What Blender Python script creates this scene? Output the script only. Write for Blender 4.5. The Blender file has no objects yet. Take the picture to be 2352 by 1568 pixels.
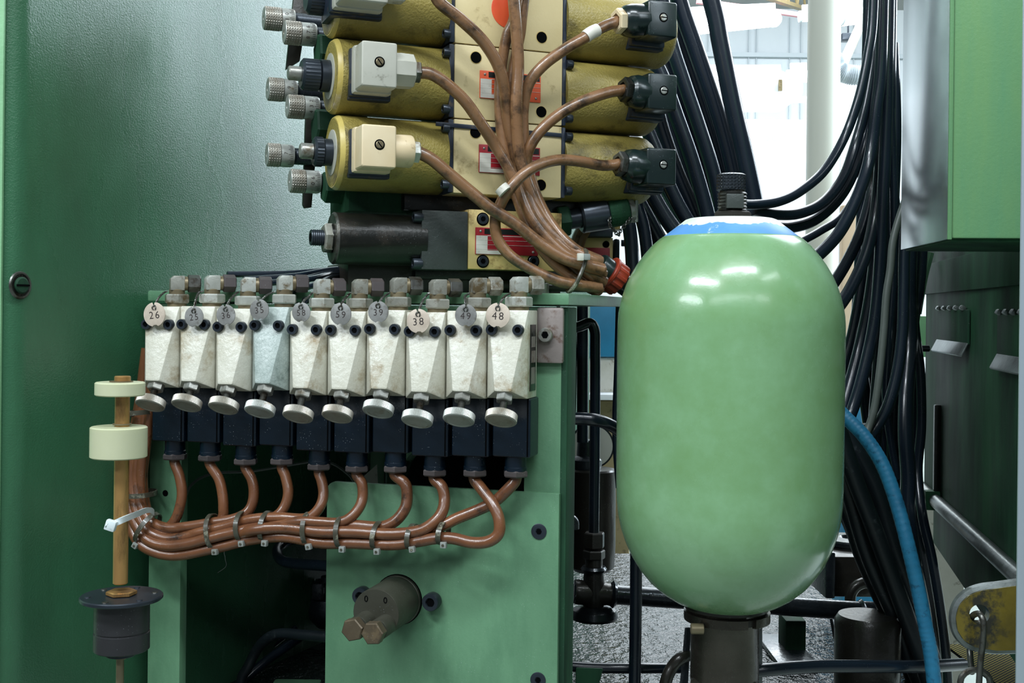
import bpy, bmesh, math, random
from mathutils import Vector, Matrix
random.seed(7)
sc = bpy.context.scene
COL = sc.collection
# ------------------------------------------------------------------ camera
F, CX, CY, HOR, ROLL = 2700.0, 1176.0, 784.0, 714.0, 0.011
CAM = Vector((0, 0, 1.2))
cd = bpy.data.cameras.new('camera'); cam = bpy.data.objects.new('camera', cd); COL.objects.link(cam)
cd.sensor_width = 36; cd.sensor_fit = 'HORIZONTAL'; cd.lens = 36 * F / 2352
cd.shift_y = -(CY - HOR) / 2352; cd.clip_start = 0.05; cd.clip_end = 100
cr, sr = math.cos(ROLL), math.sin(ROLL)
cam.matrix_world = Matrix(((cr, -sr, 0, 0), (0, 0, -1, 0), (sr, cr, 0, CAM.z), (0, 0, 0, 1)))
sc.camera = cam
# ------------------------------------------------------------------ world, lights, exposure
sc.view_settings.view_transform = 'Standard'; sc.view_settings.look = 'None'
sc.view_settings.exposure = 0.0; sc.view_settings.gamma = 1.0; sc.view_settings.use_curve_mapping = False
wd = bpy.data.worlds.new('world'); sc.world = wd; wd.use_nodes = True
wb = wd.node_tree.nodes['Background']; wb.inputs[0].default_value = (0.78, 0.90, 1.0, 1); wb.inputs[1].default_value = 0.16

def area(name, loc, target, sx, sy, power, color=(0.86, 0.94, 1.0)):
    l = bpy.data.lights.new(name, 'AREA'); l.shape = 'RECTANGLE'; l.size = sx; l.size_y = sy
    l.energy = power; l.color = color
    o = bpy.data.objects.new(name, l); COL.objects.link(o); o.location = loc
    o.rotation_euler = (Vector(target) - Vector(loc)).to_track_quat('-Z', 'Y').to_euler()
    return o
# rows of fluorescent battens over the aisle in front of the machine
area('aisle_light', (0.25, -0.20, 3.1), (0.2, 1.0, 1.1), 1.2, 0.18, 36)
area('aisle_light', (-1.10, -0.35, 3.0), (0.0, 1.0, 1.1), 1.2, 0.18, 44)
area('aisle_light', (1.55, -0.20, 3.1), (0.2, 1.0, 1.1), 1.2, 0.18, 9)
area('aisle_light', (-2.4, -0.9, 2.8), (0.0, 1.0, 1.1), 1.4, 0.25, 30)
area('aisle_light', (0.2, -2.2, 3.1), (0.1, 1.0, 1.0), 4.0, 0.3, 30)
# hall behind the machine
area('hall_light', (2.5, 5.6, 5.0), (2.5, 5.6, 0), 6.0, 5.0, 560)
area('hall_light', (2.5, 11.0, 5.1), (2.5, 12.0, 1), 8.0, 5.0, 1700)
area('sheen_light', (4.6, 3.8, 2.9), (-0.3, 1.3, 1.4), 2.0, 2.4, 300, (0.78, 0.9, 1.0))  # unseen area light added for the sheen on the left housing

# ------------------------------------------------------------------ projection helpers
def ray(px, py):
    x = (px - CX) / F; y = (HOR - py) / F
    return Vector((x * cr - y * sr, 1.0, y * cr + x * sr))
def P(px, py, Y):
    return CAM + ray(px, py) * Y
class Frame:
    def __init__(s, O, ang):
        s.O = Vector(O); s.a = ang
        s.u = Vector((math.cos(ang), math.sin(ang), 0)); s.n = Vector((-math.sin(ang), math.cos(ang), 0))
        s.M = Matrix.Translation(s.O) @ Matrix.Rotation(ang, 4, 'Z')
        s.MI = s.M.inverted()
    def w(s, x, y, z): return s.M @ Vector((x, y, z))
    def hit(s, px, py, off=0.0):
        d = ray(px, py); p0 = s.O + s.n * off
        t = (p0 - CAM).dot(s.n) / d.dot(s.n)
        return s.MI @ (CAM + d * t)
    def at(s, x, y, z): return s.M @ Matrix.Translation((x, y, z))

# ------------------------------------------------------------------ materials
def hexc(h):
    h = h.lstrip('#'); c = [int(h[i:i+2], 16) / 255 for i in (0, 2, 4)]
    return tuple((v / 12.92 if v <= 0.04045 else ((v + 0.055) / 1.055) ** 2.4) for v in c) + (1,)
MATS = {}
def mat(name, base, rough=0.5, metal=0.0, var=None, vscale=18, grime=None, gscale=30, gamt=0.5, gsharp=0.12,
        bump=0.0, bscale=200, spec=0.5, coat=0.0, dust=0.0, cells=0.0, cscale=200, emit=0, rvar=0.0, streak=1.0, trans=0.0, sss=0.0, groove=None, bdist=0.0012):
    if name in MATS: return MATS[name]
    m = bpy.data.materials.new(name); m.use_nodes = True; nt = m.node_tree; N = nt.nodes; L = nt.links
    b = N['Principled BSDF']
    b.inputs['Roughness'].default_value = rough; b.inputs['Metallic'].default_value = metal
    b.inputs['Specular IOR Level'].default_value = spec
    b.inputs['Coat Weight'].default_value = coat; b.inputs['Coat Roughness'].default_value = 0.12
    if trans: b.inputs['Transmission Weight'].default_value = trans
    if sss:
        b.inputs['Subsurface Weight'].default_value = sss; b.inputs['Subsurface Radius'].default_value = (0.01, 0.01, 0.006)
        b.inputs['Subsurface Scale'].default_value = 0.6
    tc = N.new('ShaderNodeTexCoord'); oi = N.new('ShaderNodeObjectInfo')
    mp = N.new('ShaderNodeVectorMath'); mp.operation = 'ADD'
    sc_ = N.new('ShaderNodeVectorMath'); sc_.operation = 'SCALE'; sc_.inputs[0].default_value = (3.1, 5.3, 2.7)
    L.new(oi.outputs['Random'], sc_.inputs['Scale'])
    L.new(tc.outputs['Object'], mp.inputs[0]); L.new(sc_.outputs[0], mp.inputs[1])
    vec = mp.outputs[0]
    if streak != 1.0:
        st = N.new('ShaderNodeVectorMath'); st.operation = 'MULTIPLY'; st.inputs[1].default_value = (1, 1, 1.0 / streak)
        L.new(vec, st.inputs[0]); svec = st.outputs[0]
    else: svec = vec
    def noise(scale, detail=4, v=vec, rg=0.6):
        n = N.new('ShaderNodeTexNoise'); n.inputs['Scale'].default_value = scale; n.inputs['Detail'].default_value = detail
        n.inputs['Roughness'].default_value = rg; L.new(v, n.inputs['Vector']); return n.outputs['Fac']
    def ramp(fac, a, c):
        r = N.new('ShaderNodeMapRange'); r.inputs['From Min'].default_value = a; r.inputs['From Max'].default_value = c
        L.new(fac, r.inputs['Value']); return r.outputs['Result']
    def mix(fac, A, B):
        x = N.new('ShaderNodeMix'); x.data_type = 'RGBA'
        if isinstance(fac, float): x.inputs[0].default_value = fac
        else: L.new(fac, x.inputs[0])
        for s, v in ((6, A), (7, B)):
            if isinstance(v, tuple): x.inputs[s].default_value = v
            else: L.new(v, x.inputs[s])
        return x.outputs[2]
    c = hexc(base)
    if var: c = mix(ramp(noise(vscale, 5, svec), 0.35, 0.65), c, hexc(var))
    if cells:
        vo = N.new('ShaderNodeTexVoronoi'); vo.feature = 'DISTANCE_TO_EDGE'; vo.inputs['Scale'].default_value = cscale
        L.new(vec, vo.inputs['Vector'])
        cr_ = ramp(vo.outputs['Distance'], 0.0, 0.12)
        k = N.new('ShaderNodeMath'); k.operation = 'SUBTRACT'; k.inputs[0].default_value = 1.0; L.new(cr_, k.inputs[1])
        k2 = N.new('ShaderNodeMath'); k2.operation = 'MULTIPLY'; k2.inputs[1].default_value = cells; L.new(k.outputs[0], k2.inputs[0])
        c = mix(k2.outputs[0], c, hexc(grime or '#6b6a5c'))
    if grime:
        g = noise(gscale, 8, svec, 0.7); t = 1 - gamt
        gm = ramp(g, 0.35 + 0.3 * t - gsharp / 2 + 0.05, 0.35 + 0.3 * t + gsharp / 2 + 0.05)
        c = mix(gm, c, hexc(grime))
    if groove:
        ge = N.new('ShaderNodeNewGeometry'); gr = ramp(ge.outputs['Pointiness'], 0.50, 0.44)
        c = mix(gr, c, hexc(groove))
    if dust:
        d = N.new('ShaderNodeTexVoronoi'); d.inputs['Scale'].default_value = 480; L.new(vec, d.inputs['Vector'])
        dm = ramp(d.outputs['Distance'], 0.15, 0.08)
        hn = ramp(noise(60, 2), 0.5, 0.62)
        mm = N.new('ShaderNodeMath'); mm.operation = 'MULTIPLY'; L.new(dm, mm.inputs[0]); L.new(hn, mm.inputs[1])
        m3 = N.new('ShaderNodeMath'); m3.operation = 'MULTIPLY'; m3.inputs[1].default_value = dust * 0.6; L.new(mm.outputs[0], m3.inputs[0])
        c = mix(m3.outputs[0], c, (0.55, 0.6, 0.62, 1))
    if isinstance(c, tuple): b.inputs['Base Color'].default_value = c
    else: L.new(c, b.inputs['Base Color'])
    if rvar:
        rr = N.new('ShaderNodeMapRange'); rr.inputs['From Min'].default_value = 0.3; rr.inputs['From Max'].default_value = 0.7
        rr.inputs['To Min'].default_value = max(0.02, rough - rvar); rr.inputs['To Max'].default_value = min(1, rough + rvar)
        L.new(noise(vscale * 1.7, 5, svec), rr.inputs['Value']); L.new(rr.outputs['Result'], b.inputs['Roughness'])
    if bump:
        bp = N.new('ShaderNodeBump'); bp.inputs['Strength'].default_value = min(1, bump); bp.inputs['Distance'].default_value = bdist
        L.new(noise(bscale, 3), bp.inputs['Height']); L.new(bp.outputs['Normal'], b.inputs['Normal'])
        if coat: L.new(bp.outputs['Normal'], b.inputs['Coat Normal'])
    if emit:
        b.inputs['Emission Color'].default_value = hexc(base); b.inputs['Emission Strength'].default_value = emit
    MATS[name] = m; return m

panel_green = mat('panel_green', '#356647', 0.27, var='#2f5b40', vscale=5, grime='#2c5238', gscale=9, gamt=0.45, gsharp=0.3, bump=0.3, bscale=620, dust=0.12, streak=3, rvar=0.05, spec=0.65)
edge_green = mat('edge_green', '#86b78a', 0.4, var='#7bab7f', bump=0.2, bscale=300)
frame_green = mat('frame_green', '#628c6b', 0.36, var='#5a8263', vscale=16, grime='#4c7457', gscale=22, gamt=0.42, gsharp=0.3, bump=0.14, bscale=380, dust=0.5, streak=3)
box_green = mat('box_green', '#5d8f66', 0.4, var='#5a8860', vscale=7, grime='#6f955c', gscale=10, gamt=0.45, gsharp=0.3, bump=0.14, bscale=420, streak=6, dust=0.2)
dark_green = mat('dark_green', '#2c573b', 0.62, spec=0.15, var='#203f2f', vscale=7, grime='#1a2c22', gscale=14, gamt=0.5, gsharp=0.3, bump=0.1, bscale=300, dust=0.4, streak=4, rvar=0.08)
tank_green = mat('tank_green', '#82ab80', 0.24, var='#74a074', vscale=9, grime='#6f9560', gscale=9, gamt=0.5, gsharp=0.3, bump=0.07, bscale=160, coat=0.35, dust=0.25, rvar=0.07)
cap_blue = mat('cap_blue', '#4f8ccb', 0.4, var='#5f98cf', vscale=30, grime='#cfd9cf', gscale=26, gamt=0.42, gsharp=0.06, bump=0.1)
cap_white = mat('cap_white', '#dfe6da', 0.42, var='#c3cdbd', vscale=40, bump=0.1)
olive = mat('olive', '#a08f49', 0.42, var='#8d7f40', vscale=10, grime='#453c20', gscale=14, gamt=0.34, gsharp=0.14, bump=0.8, bscale=400, coat=0.1)
olive_edge = mat('olive_edge', '#bfae62', 0.38, var='#b09b50', vscale=25, grime='#c9b8a0', gscale=30, gamt=0.3, bump=0.1)
cream = mat('cream', '#d2c193', 0.42, var='#c8b686', vscale=15, grime='#7c6434', gscale=25, gamt=0.2, gsharp=0.14, bump=0.12, bscale=400)
creamd = mat('creamd', '#cdb67a', 0.42, var='#c2a965', vscale=25, grime='#6d4e22', gscale=30, gamt=0.38, gsharp=0.14, bump=0.15, bscale=300)
valve_white = mat('valve_white', '#c9c8ba', 0.33, var='#bbb9a8', vscale=30, grime='#86714a', gscale=34, gamt=0.27, gsharp=0.2, bump=0.35, bscale=190, cells=0.13, cscale=430, coat=0.15)
valve_grey = mat('valve_grey', '#a9b4ae', 0.33, var='#8c9a94', vscale=30, grime='#53625c', gscale=30, gamt=0.3, bump=0.3, bscale=170, cells=0.25, cscale=300, coat=0.15)
navy = mat('navy', '#051624', 0.33, var='#04111c', vscale=12, bump=0.12, bscale=500, dust=0.8)
nut_brown = mat('nut_brown', '#4a4342', 0.42, var='#3d3737', dust=0.5, bump=0.1)
steel = mat('steel', '#a9aaa4', 0.33, 0.6, var='#8e8d84', vscale=50, grime='#6f6554', gscale=60, gamt=0.35, bump=0.12, bscale=400, rvar=0.1)
steel_dk = mat('steel_dk', '#6e706c', 0.34, 0.8, var='#585650', vscale=50, grime='#3c3429', gscale=50, gamt=0.4, bump=0.15, bscale=300, rvar=0.1)
alu = mat('alu', '#b6b9b4', 0.36, 0.4, var='#a0a29b', vscale=60, grime='#857a66', gscale=70, gamt=0.3, bump=0.08, bscale=600)
knurl = mat('knurl', '#a19e94', 0.36, 0.4, grime='#8a8070', gscale=90, gamt=0.4, gsharp=0.25, groove='#2f2a22')
fit_steel = mat('fit_steel', '#9c9c92', 0.36, 0.35, var='#86867c', vscale=60, grime='#5e5037', gscale=70, gamt=0.4, gsharp=0.15, bump=0.25, bscale=250)
fit_bright = mat('fit_bright', '#bcbeb6', 0.33, 0.3, var='#a3a59c', vscale=50, grime='#6b5b3f', gscale=80, gamt=0.28, bump=0.25, bscale=250)
bolt_black = mat('bolt_black', '#353c44', 0.3, 0.45, var='#292f36', bump=0.05)
bolt_in = mat('bolt_in', '#050607', 0.9, spec=0.05)  # near black: the shade of holes and sockets put into colour
rubber = mat('rubber', '#17212c', 0.27, var='#121b25', vscale=10, bump=0.05, bscale=150, dust=0.2, coat=0.3)
rubber2 = mat('rubber2', '#1a2226', 0.36, var='#12191d', vscale=14, grime='#3d4446', gscale=60, gamt=0.2, bump=0.08, bscale=150, dust=0.3)
rubber_grey = mat('rubber_grey', '#565d58', 0.4, var='#4b524d')
brown = mat('brown', '#73492e', 0.3, var='#613c26', vscale=26, grime='#33231a', gscale=42, gamt=0.3, gsharp=0.12, bump=0.12, bscale=180, coat=0.35, dust=0.4, rvar=0.06)
brown2 = mat('brown2', '#846143', 0.32, var='#725134', vscale=22, grime='#39291b', gscale=38, gamt=0.42, gsharp=0.16, bump=0.2, bscale=160, coat=0.3, dust=0.3, rvar=0.06)
plug_grey = mat('plug_grey', '#b2b1a5', 0.4, var='#a6a598', grime='#6d6c5e', gscale=60, gamt=0.18)
plug_cream = mat('plug_cream', '#d9c8a6', 0.4, var='#d0bb95', grime='#86693f', gscale=50, gamt=0.18)
plug_black = mat('plug_black', '#12211f', 0.25, var='#0f1c1c', bump=0.04, dust=0.35, coat=0.2)
gasket = mat('gasket', '#1a2230', 0.35, var='#2a3440', grime='#5a4d3a', gscale=60, gamt=0.25)
black_steel = mat('black_steel', '#22231f', 0.3, 0.4, var='#1a1b18', vscale=20, grime='#35302a', gscale=30, gamt=0.35, bump=0.2, bscale=260, dust=0.6, coat=0.2)
grey_block = mat('grey_block', '#3a403d', 0.4, 0.1, var='#333836', bump=0.25, bscale=350, dust=0.5)
print_red = mat('print_red', '#a3202a', 0.4, var='#8d1a22', grime='#5a2420', gscale=60, gamt=0.15)
print_orange = mat('print_orange', '#e0562a', 0.4, var='#d95f38')
print_white = mat('print_white', '#d4d2c8', 0.4, var='#c6c2b4', grime='#948a76', gscale=80, gamt=0.2)
print_black = mat('print_black', '#101614', 0.4)
red_orange = mat('red_orange', '#d4492a', 0.35, var='#dd5b34', vscale=20)
red_plastic = mat('red_plastic', '#983820', 0.4, var='#862f1b', vscale=40)
nylon = mat('nylon', '#c2c4a4', 0.35, var='#babd9a', vscale=15, sss=0.15)
tie_white = mat('tie_white', '#d5dfe0', 0.35)
tie_dark = mat('tie_dark', '#4a483c', 0.35, var='#3b392e', grime='#8b8a78', gscale=120, gamt=0.3, coat=0.3)
tie_head = mat('tie_head', '#8f9490', 0.35, var='#7d8079', coat=0.3, bump=0.2)
brass = mat('brass', '#c69b60', 0.33, 0.65, var='#ad8350', vscale=18, grime='#6b5136', gscale=20, gamt=0.3, streak=4, rvar=0.08)
brass_dk = mat('brass_dk', '#857a60', 0.4, 0.5, var='#6b5f48', vscale=20, streak=3)
bronze = mat('bronze', '#5f5443', 0.4, 0.4, var='#55493a', vscale=40, grime='#6f604a', gscale=60, gamt=0.3, dust=0.5, bump=0.1)
taupe = mat('taupe', '#434339', 0.42, 0.35, var='#3b3b31', vscale=30, bump=0.12, dust=0.6)
tag_warm = mat('tag_warm', '#d8c9b8', 0.4, 0.15, var='#b8a999', vscale=60)
tag_grey = mat('tag_grey', '#9a9a97', 0.4, 0.25, var='#7b7b78', vscale=60, grime='#5e5a52', gscale=80, gamt=0.3)
stamp = mat('stamp', '#2e2624', 0.5)
bracket_m = mat('bracket_m', '#8f8580', 0.45, 0.3, var='#827873', vscale=40, grime='#5c4334', gscale=60, gamt=0.3, bump=0.12)
iron = mat('iron', '#2b3238', 0.3, 0.5, var='#20262b', vscale=15, grime='#3a3f42', gscale=30, gamt=0.3, bump=0.35, bscale=160, coat=0.5, dust=0.3, rvar=0.1)
iron_brown = mat('iron_brown', '#33302a', 0.35, 0.3, var='#262420', vscale=12, bump=0.3, bscale=160, coat=0.3, dust=0.5)
oily = mat('oily', '#0b1112', 0.10, 0.0, var='#141d1a', vscale=8, bump=1.0, bdist=0.006, bscale=75, spec=0.3, dust=0.2)
beige_post = mat('beige_post', '#8a7b57', 0.5, var='#7d6f4c', grime='#5a4d34', gscale=60, gamt=0.25)
silver = mat('silver', '#dfe4e6', 0.2, 0.95, var='#bac2c5', vscale=5, bump=0.05, bscale=8, streak=4, rvar=0.04)
blue_hose = mat('blue_hose', '#2f87b0', 0.5, var='#27789f', vscale=50, grime='#1c5675', gscale=90, gamt=0.35, bump=0.2)
white_wall = mat('white_wall', '#eceff0', 0.6, var='#dfe3e6', vscale=0.8)
hall_grey = mat('hall_grey', '#dbe1e4', 0.7, var='#d2d9dd', vscale=0.7)
ceil_grey = mat('ceil_grey', '#a5a7a5', 0.8, var='#999a96', vscale=2)
floor_m = mat('floor_m', '#868f87', 0.35, var='#7c857e', vscale=2, grime='#6f7971', gscale=6, gamt=0.4, gsharp=0.3, bump=0.3, bscale=20)
pillar_m = mat('pillar_m', '#d7d9cc', 0.5, var='#cfd1c2', vscale=3, streak=5)
lamp_m = mat('lamp_m', '#f4faff', 0.5, emit=14)
pipe_red = mat('pipe_red', '#d3959a', 0.5)
duct_m = mat('duct_m', '#c2cbd0', 0.5)
far_blue = mat('far_blue', '#1f7fa8', 0.5, var='#1b759c')
yellow_paint = mat('yellow_paint', '#665a1c', 0.35, var='#4d4419', vscale=25, grime='#2a2a22', gscale=22, gamt=0.5, gsharp=0.08, bump=0.2, bscale=120, coat=0.4)
worn_edge = mat('worn_edge', '#7e8584', 0.3, 0.7, var='#5c625f', vscale=60, bump=0.2)
alu_strip = mat('alu_strip', '#b9c6cf', 0.3, 0.5)
glass_m = mat('glass_m', '#e6efef', 0.05, trans=0.9, spec=0.5)

# ------------------------------------------------------------------ mesh builder
MW = {}
def rotv(d):
    return Vector(d).normalized().to_track_quat('Z', 'Y').to_matrix().to_4x4()
def catmull(pts, n=8):
    pts = [Vector(p) for p in pts]
    if len(pts) < 3: return pts
    q = [pts[0] * 2 - pts[1]] + pts + [pts[-1] * 2 - pts[-2]]
    out = []
    for i in range(1, len(q) - 2):
        a, b, c, d = q[i-1], q[i], q[i+1], q[i+2]
        for k in range(n):
            t = k / n
            out.append(0.5 * ((2*b) + (c-a)*t + (2*a-5*b+4*c-d)*t*t + (3*b-a-3*c+d)*t**3))
    out.append(pts[-1]); return out
class MB:
    def __init__(s): s.bm = bmesh.new()
    def _merge(s, b, M=None):
        if M is not None: bmesh.ops.transform(b, matrix=M, verts=b.verts)
        me = bpy.data.meshes.new('tmp'); b.to_mesh(me); b.free(); s.bm.from_mesh(me); bpy.data.meshes.remove(me)
    def box(s, c, size, bev=0.0, M=None, seg=2):
        b = bmesh.new(); bmesh.ops.create_cube(b, size=1.0)
        bmesh.ops.scale(b, vec=size, verts=b.verts)
        if bev > 0: bmesh.ops.bevel(b, geom=b.edges[:], offset=min(bev, min(size) * 0.45), segments=seg, profile=0.6, affect='EDGES')
        T = Matrix.Translation(c)
        if M is not None: T = T @ M
        s._merge(b, T); return s
    def box2(s, a, b_, bev=0.0, seg=2):
        a = Vector(a); b_ = Vector(b_)
        return s.box((a + b_) / 2, [abs(v) for v in (b_ - a)], bev, None, seg)
    def hull(s, pts, bev=0.0, seg=2):
        b = bmesh.new()
        for p in pts: b.verts.new(p)
        bmesh.ops.convex_hull(b, input=b.verts)
        loose = [v for v in b.verts if not v.link_faces]
        if loose: bmesh.ops.delete(b, geom=loose, context='VERTS')
        bmesh.ops.dissolve_limit(b, angle_limit=0.02, verts=b.verts, edges=b.edges)
        if bev: bmesh.ops.bevel(b, geom=b.edges[:], offset=bev, segments=seg, profile=0.6, affect='EDGES')
        s._merge(b); return s
    def lathe(s, prof, p0=(0, 0, 0), d=(0, 0, 1), seg=32, fn=None, rot=0.0, ft=None):
        # prof: (radius, t); fn(i, j, r) changes the radius
        b = bmesh.new(); rings = []
        for j, (r, t) in enumerate(prof):
            if r < 1e-6: rings.append([b.verts.new((0, 0, t))]); continue
            rg = []
            for i in range(seg):
                a = 2 * math.pi * i / seg + rot; rr = fn(i, j, r) if fn else r
                rg.append(b.verts.new((rr * math.cos(a), rr * math.sin(a), t if ft is None else ft(i, j, t))))
            rings.append(rg)
        for A, B in zip(rings, rings[1:]):
            if len(A) == 1 and len(B) == 1: continue
            for i in range(seg):
                k = (i + 1) % seg
                if len(A) == 1: b.faces.new((A[0], B[k], B[i]))
                elif len(B) == 1: b.faces.new((A[i], A[k], B[0]))
                else: b.faces.new((A[i], A[k], B[k], B[i]))
        if len(rings[0]) > 1: b.faces.new(list(reversed(rings[0])))
        if len(rings[-1]) > 1: b.faces.new(rings[-1])
        bmesh.ops.recalc_face_normals(b, faces=b.faces)
        s._merge(b, Matrix.Translation(p0) @ rotv(d)); return s
    def cyl(s, p0, p1, r, seg=32, bev=None, r1=None):
        p0 = Vector(p0); p1 = Vector(p1); L = (p1 - p0).length; r1 = r if r1 is None else r1
        e = min(r, L) * 0.12 if bev is None else bev
        pr = [(r - e, 0), (r, e), (r1, L - e), (r1 - e, L)] if e > 0 else [(r, 0), (r1, L)]
        return s.lathe(pr, p0, p1 - p0, seg)
    def hexp(s, p0, p1, r, rot=0.0):
        p0 = Vector(p0); p1 = Vector(p1); L = (p1 - p0).length; e = min(r * 0.10, L * 0.2)
        return s.lathe([(r * 0.9, 0), (r, e), (r, L - e), (r * 0.9, L)], p0, p1 - p0, 6, rot=rot)
    def thread(s, p0, p1, r, pitch=0.0015, depth=0.0006, seg=24):
        p0 = Vector(p0); p1 = Vector(p1); L = (p1 - p0).length; n = max(2, int(L / pitch)); pr = []
        for i in range(n):
            pr += [(r - depth, L * i / n), (r, L * (i + 0.5) / n)]
        pr.append((r - depth, L)); return s.lathe(pr, p0, p1 - p0, seg)
    def grip(s, p0, p1, r, seg=44, depth=0.0006, straight=False, bev=0.001):
        p0 = Vector(p0); p1 = Vector(p1); L = (p1 - p0).length
        n = 2 if straight else max(4, int(L / (2 * math.pi * r / seg) / 1.0))
        pr = [(r - bev - depth, 0)] + [(r, bev + (L - 2 * bev) * j / n) for j in range(n + 1)] + [(r - bev - depth, L)]
        N_ = len(pr)
        def fn(i, j, rr):
            if j in (0, N_ - 1): return rr
            if straight: return rr - depth * (i % 2)
            return rr - depth * (1 if ((i + j) % 3 == 0 or (i - j) % 3 == 0) else 0)
        return s.lathe(pr, p0, p1 - p0, seg, fn)
    def tube(s, pts, r, seg=12, n=8, smooth=True, caps=True, closed=False, flat=None):
        pts = catmull(pts, n) if smooth else [Vector(p) for p in pts]
        b = bmesh.new(); rings = []; up = None; m = len(pts)
        for i, p in enumerate(pts):
            a = pts[(i - 1) % m] if (closed or i) else p; c = pts[(i + 1) % m] if (closed or i < m - 1) else p
            t = (c - a).normalized()
            if up is None:
                up = Vector((0, 0, 1)) if abs(t.z) < 0.9 else Vector((0, 1, 0))
            up = (up - t * up.dot(t))
            up = up.normalized() if up.length > 1e-6 else t.orthogonal().normalized()
            sd = t.cross(up)
            rr = r(i / (m - 1)) if callable(r) else r
            if flat:
                fw, ft = flat; off = [(-fw, -ft), (fw, -ft), (fw, ft), (-fw, ft)]
                # width along the tie direction is fixed by sd
                rings.append([b.verts.new(p + sd * x + up * y) for x, y in off])
            else:
                rings.append([b.verts.new(p + (up * math.cos(2*math.pi*k/seg) + sd * math.sin(2*math.pi*k/seg)) * rr) for k in range(seg)])
        q = len(rings[0]); prs = list(zip(rings, rings[1:])) + ([(rings[-1], rings[0])] if closed else [])
        for A, B in prs:
            for k in range(q): b.faces.new((A[k], A[(k+1) % q], B[(k+1) % q], B[k]))
        if caps and not closed:
            b.faces.new(list(reversed(rings[0]))); b.faces.new(rings[-1])
        bmesh.ops.recalc_face_normals(b, faces=b.faces)
        s._merge(b); return s
    def prism(s, pts2, M, depth, bev=0.0):
        # outline in local xy extruded along z, then placed by M
        b = bmesh.new(); vs = [b.verts.new((x, y, 0)) for x, y in pts2]
        f = b.faces.new(vs); r = bmesh.ops.extrude_face_region(b, geom=[f])
        bmesh.ops.translate(b, vec=(0, 0, depth), verts=[v for v in r['geom'] if isinstance(v, bmesh.types.BMVert)])
        bmesh.ops.recalc_face_normals(b, faces=b.faces)
        if bev: bmesh.ops.bevel(b, geom=[e for e in b.edges if abs(e.verts[0].co.z - e.verts[1].co.z) < 1e-7], offset=bev, segments=2, profile=0.6, affect='EDGES')
        s._merge(b, M); return s
    def build(s, name, material, parent=None, world=False, angle=35, label=None):
        me = bpy.data.meshes.new(name); bm = s.bm
        loc = Vector((0, 0, 0))
        if parent is not None and world: bmesh.ops.transform(bm, matrix=MW[parent.name].inverted(), verts=bm.verts)
        if parent is None:
            xs = [v.co.x for v in bm.verts]; ys = [v.co.y for v in bm.verts]; zs = [v.co.z for v in bm.verts]
            loc = Vector(((min(xs)+max(xs))/2, (min(ys)+max(ys))/2, min(zs)))
            bmesh.ops.translate(bm, vec=-loc, verts=bm.verts)
        bm.to_mesh(me); bm.free()
        me.polygons.foreach_set('use_smooth', [True] * len(me.polygons))
        me.set_sharp_from_angle(angle=math.radians(angle))
        me.materials.append(material)
        o = bpy.data.objects.new(name, me); COL.objects.link(o); o.location = loc
        if parent is not None: o.parent = parent
        MW[o.name] = Matrix.Translation(loc) if parent is None else MW[parent.name].copy()
        if label: o['label'] = label
        return o
def thing(name, label, cat, M=None, group=None):
    o = bpy.data.objects.new(name, None); COL.objects.link(o); o.empty_display_size = 0.01
    M = Matrix.Identity(4) if M is None else (M if isinstance(M, Matrix) else Matrix.Translation(M))
    o.matrix_world = M; MW[o.name] = M.copy(); o['label'] = label; o['category'] = cat
    if group: o['group'] = group
    return o
def tag(o, label, cat, group=None, kind=None):
    o['label'] = label; o['category'] = cat
    if group: o['group'] = group
    if kind: o['kind'] = kind
    return o
def struct(o, label=None):
    o['kind'] = 'structure'
    if label: o['label'] = label
    return o
FACE = Matrix.Rotation(math.pi / 2, 4, 'X')      # text plane facing -Y
def text(parent, body, size, M, material, name='lettering', ext=0.00015, space=1.0, offset=0.0):
    c = bpy.data.curves.new('t', 'FONT'); c.body = body; c.size = size; c.extrude = ext; c.offset = offset
    c.align_x = 'CENTER'; c.align_y = 'CENTER'; c.space_character = space; c.resolution_u = 3
    t = bpy.data.objects.new('t', c); COL.objects.link(t)
    dg = bpy.context.evaluated_depsgraph_get(); me = bpy.data.meshes.new_from_object(t.evaluated_get(dg))
    bpy.data.objects.remove(t); bpy.data.curves.remove(c)
    me.transform(M); me.materials.clear(); me.materials.append(material)
    o = bpy.data.objects.new(name, me); COL.objects.link(o); o.parent = parent; MW[o.name] = MW[parent.name].copy()
    return o
def sock(mb_head, mb_in, p, d, r, h, din=0.45):
    # socket head cap screw: head ring with a real hexagonal recess
    p = Vector(p); d = Vector(d).normalized()
    mb_head.lathe([(r * 0.97, 0), (r, h * 0.1), (r, h * 0.88), (r * 0.92, h), (r * 0.54, h), (r * 0.50, h * 0.86), (0, h * 0.84)], p, d, 24)
    mb_in.lathe([(r * 0.50, h * 0.85), (r * 0.50, h * 0.90), (r * 0.46, h * 0.90), (r * 0.44, h * 0.86), (0, h * 0.86)], p, d, 6)
orange_paint = mat('orange_paint', '#ecd0ac', 0.6)
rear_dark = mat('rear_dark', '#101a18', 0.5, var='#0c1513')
neck_steel = mat('neck_steel', '#56514a', 0.27, 0.8, var='#4a463f', vscale=40, bump=0.1, dust=0.6, rvar=0.08)
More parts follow.
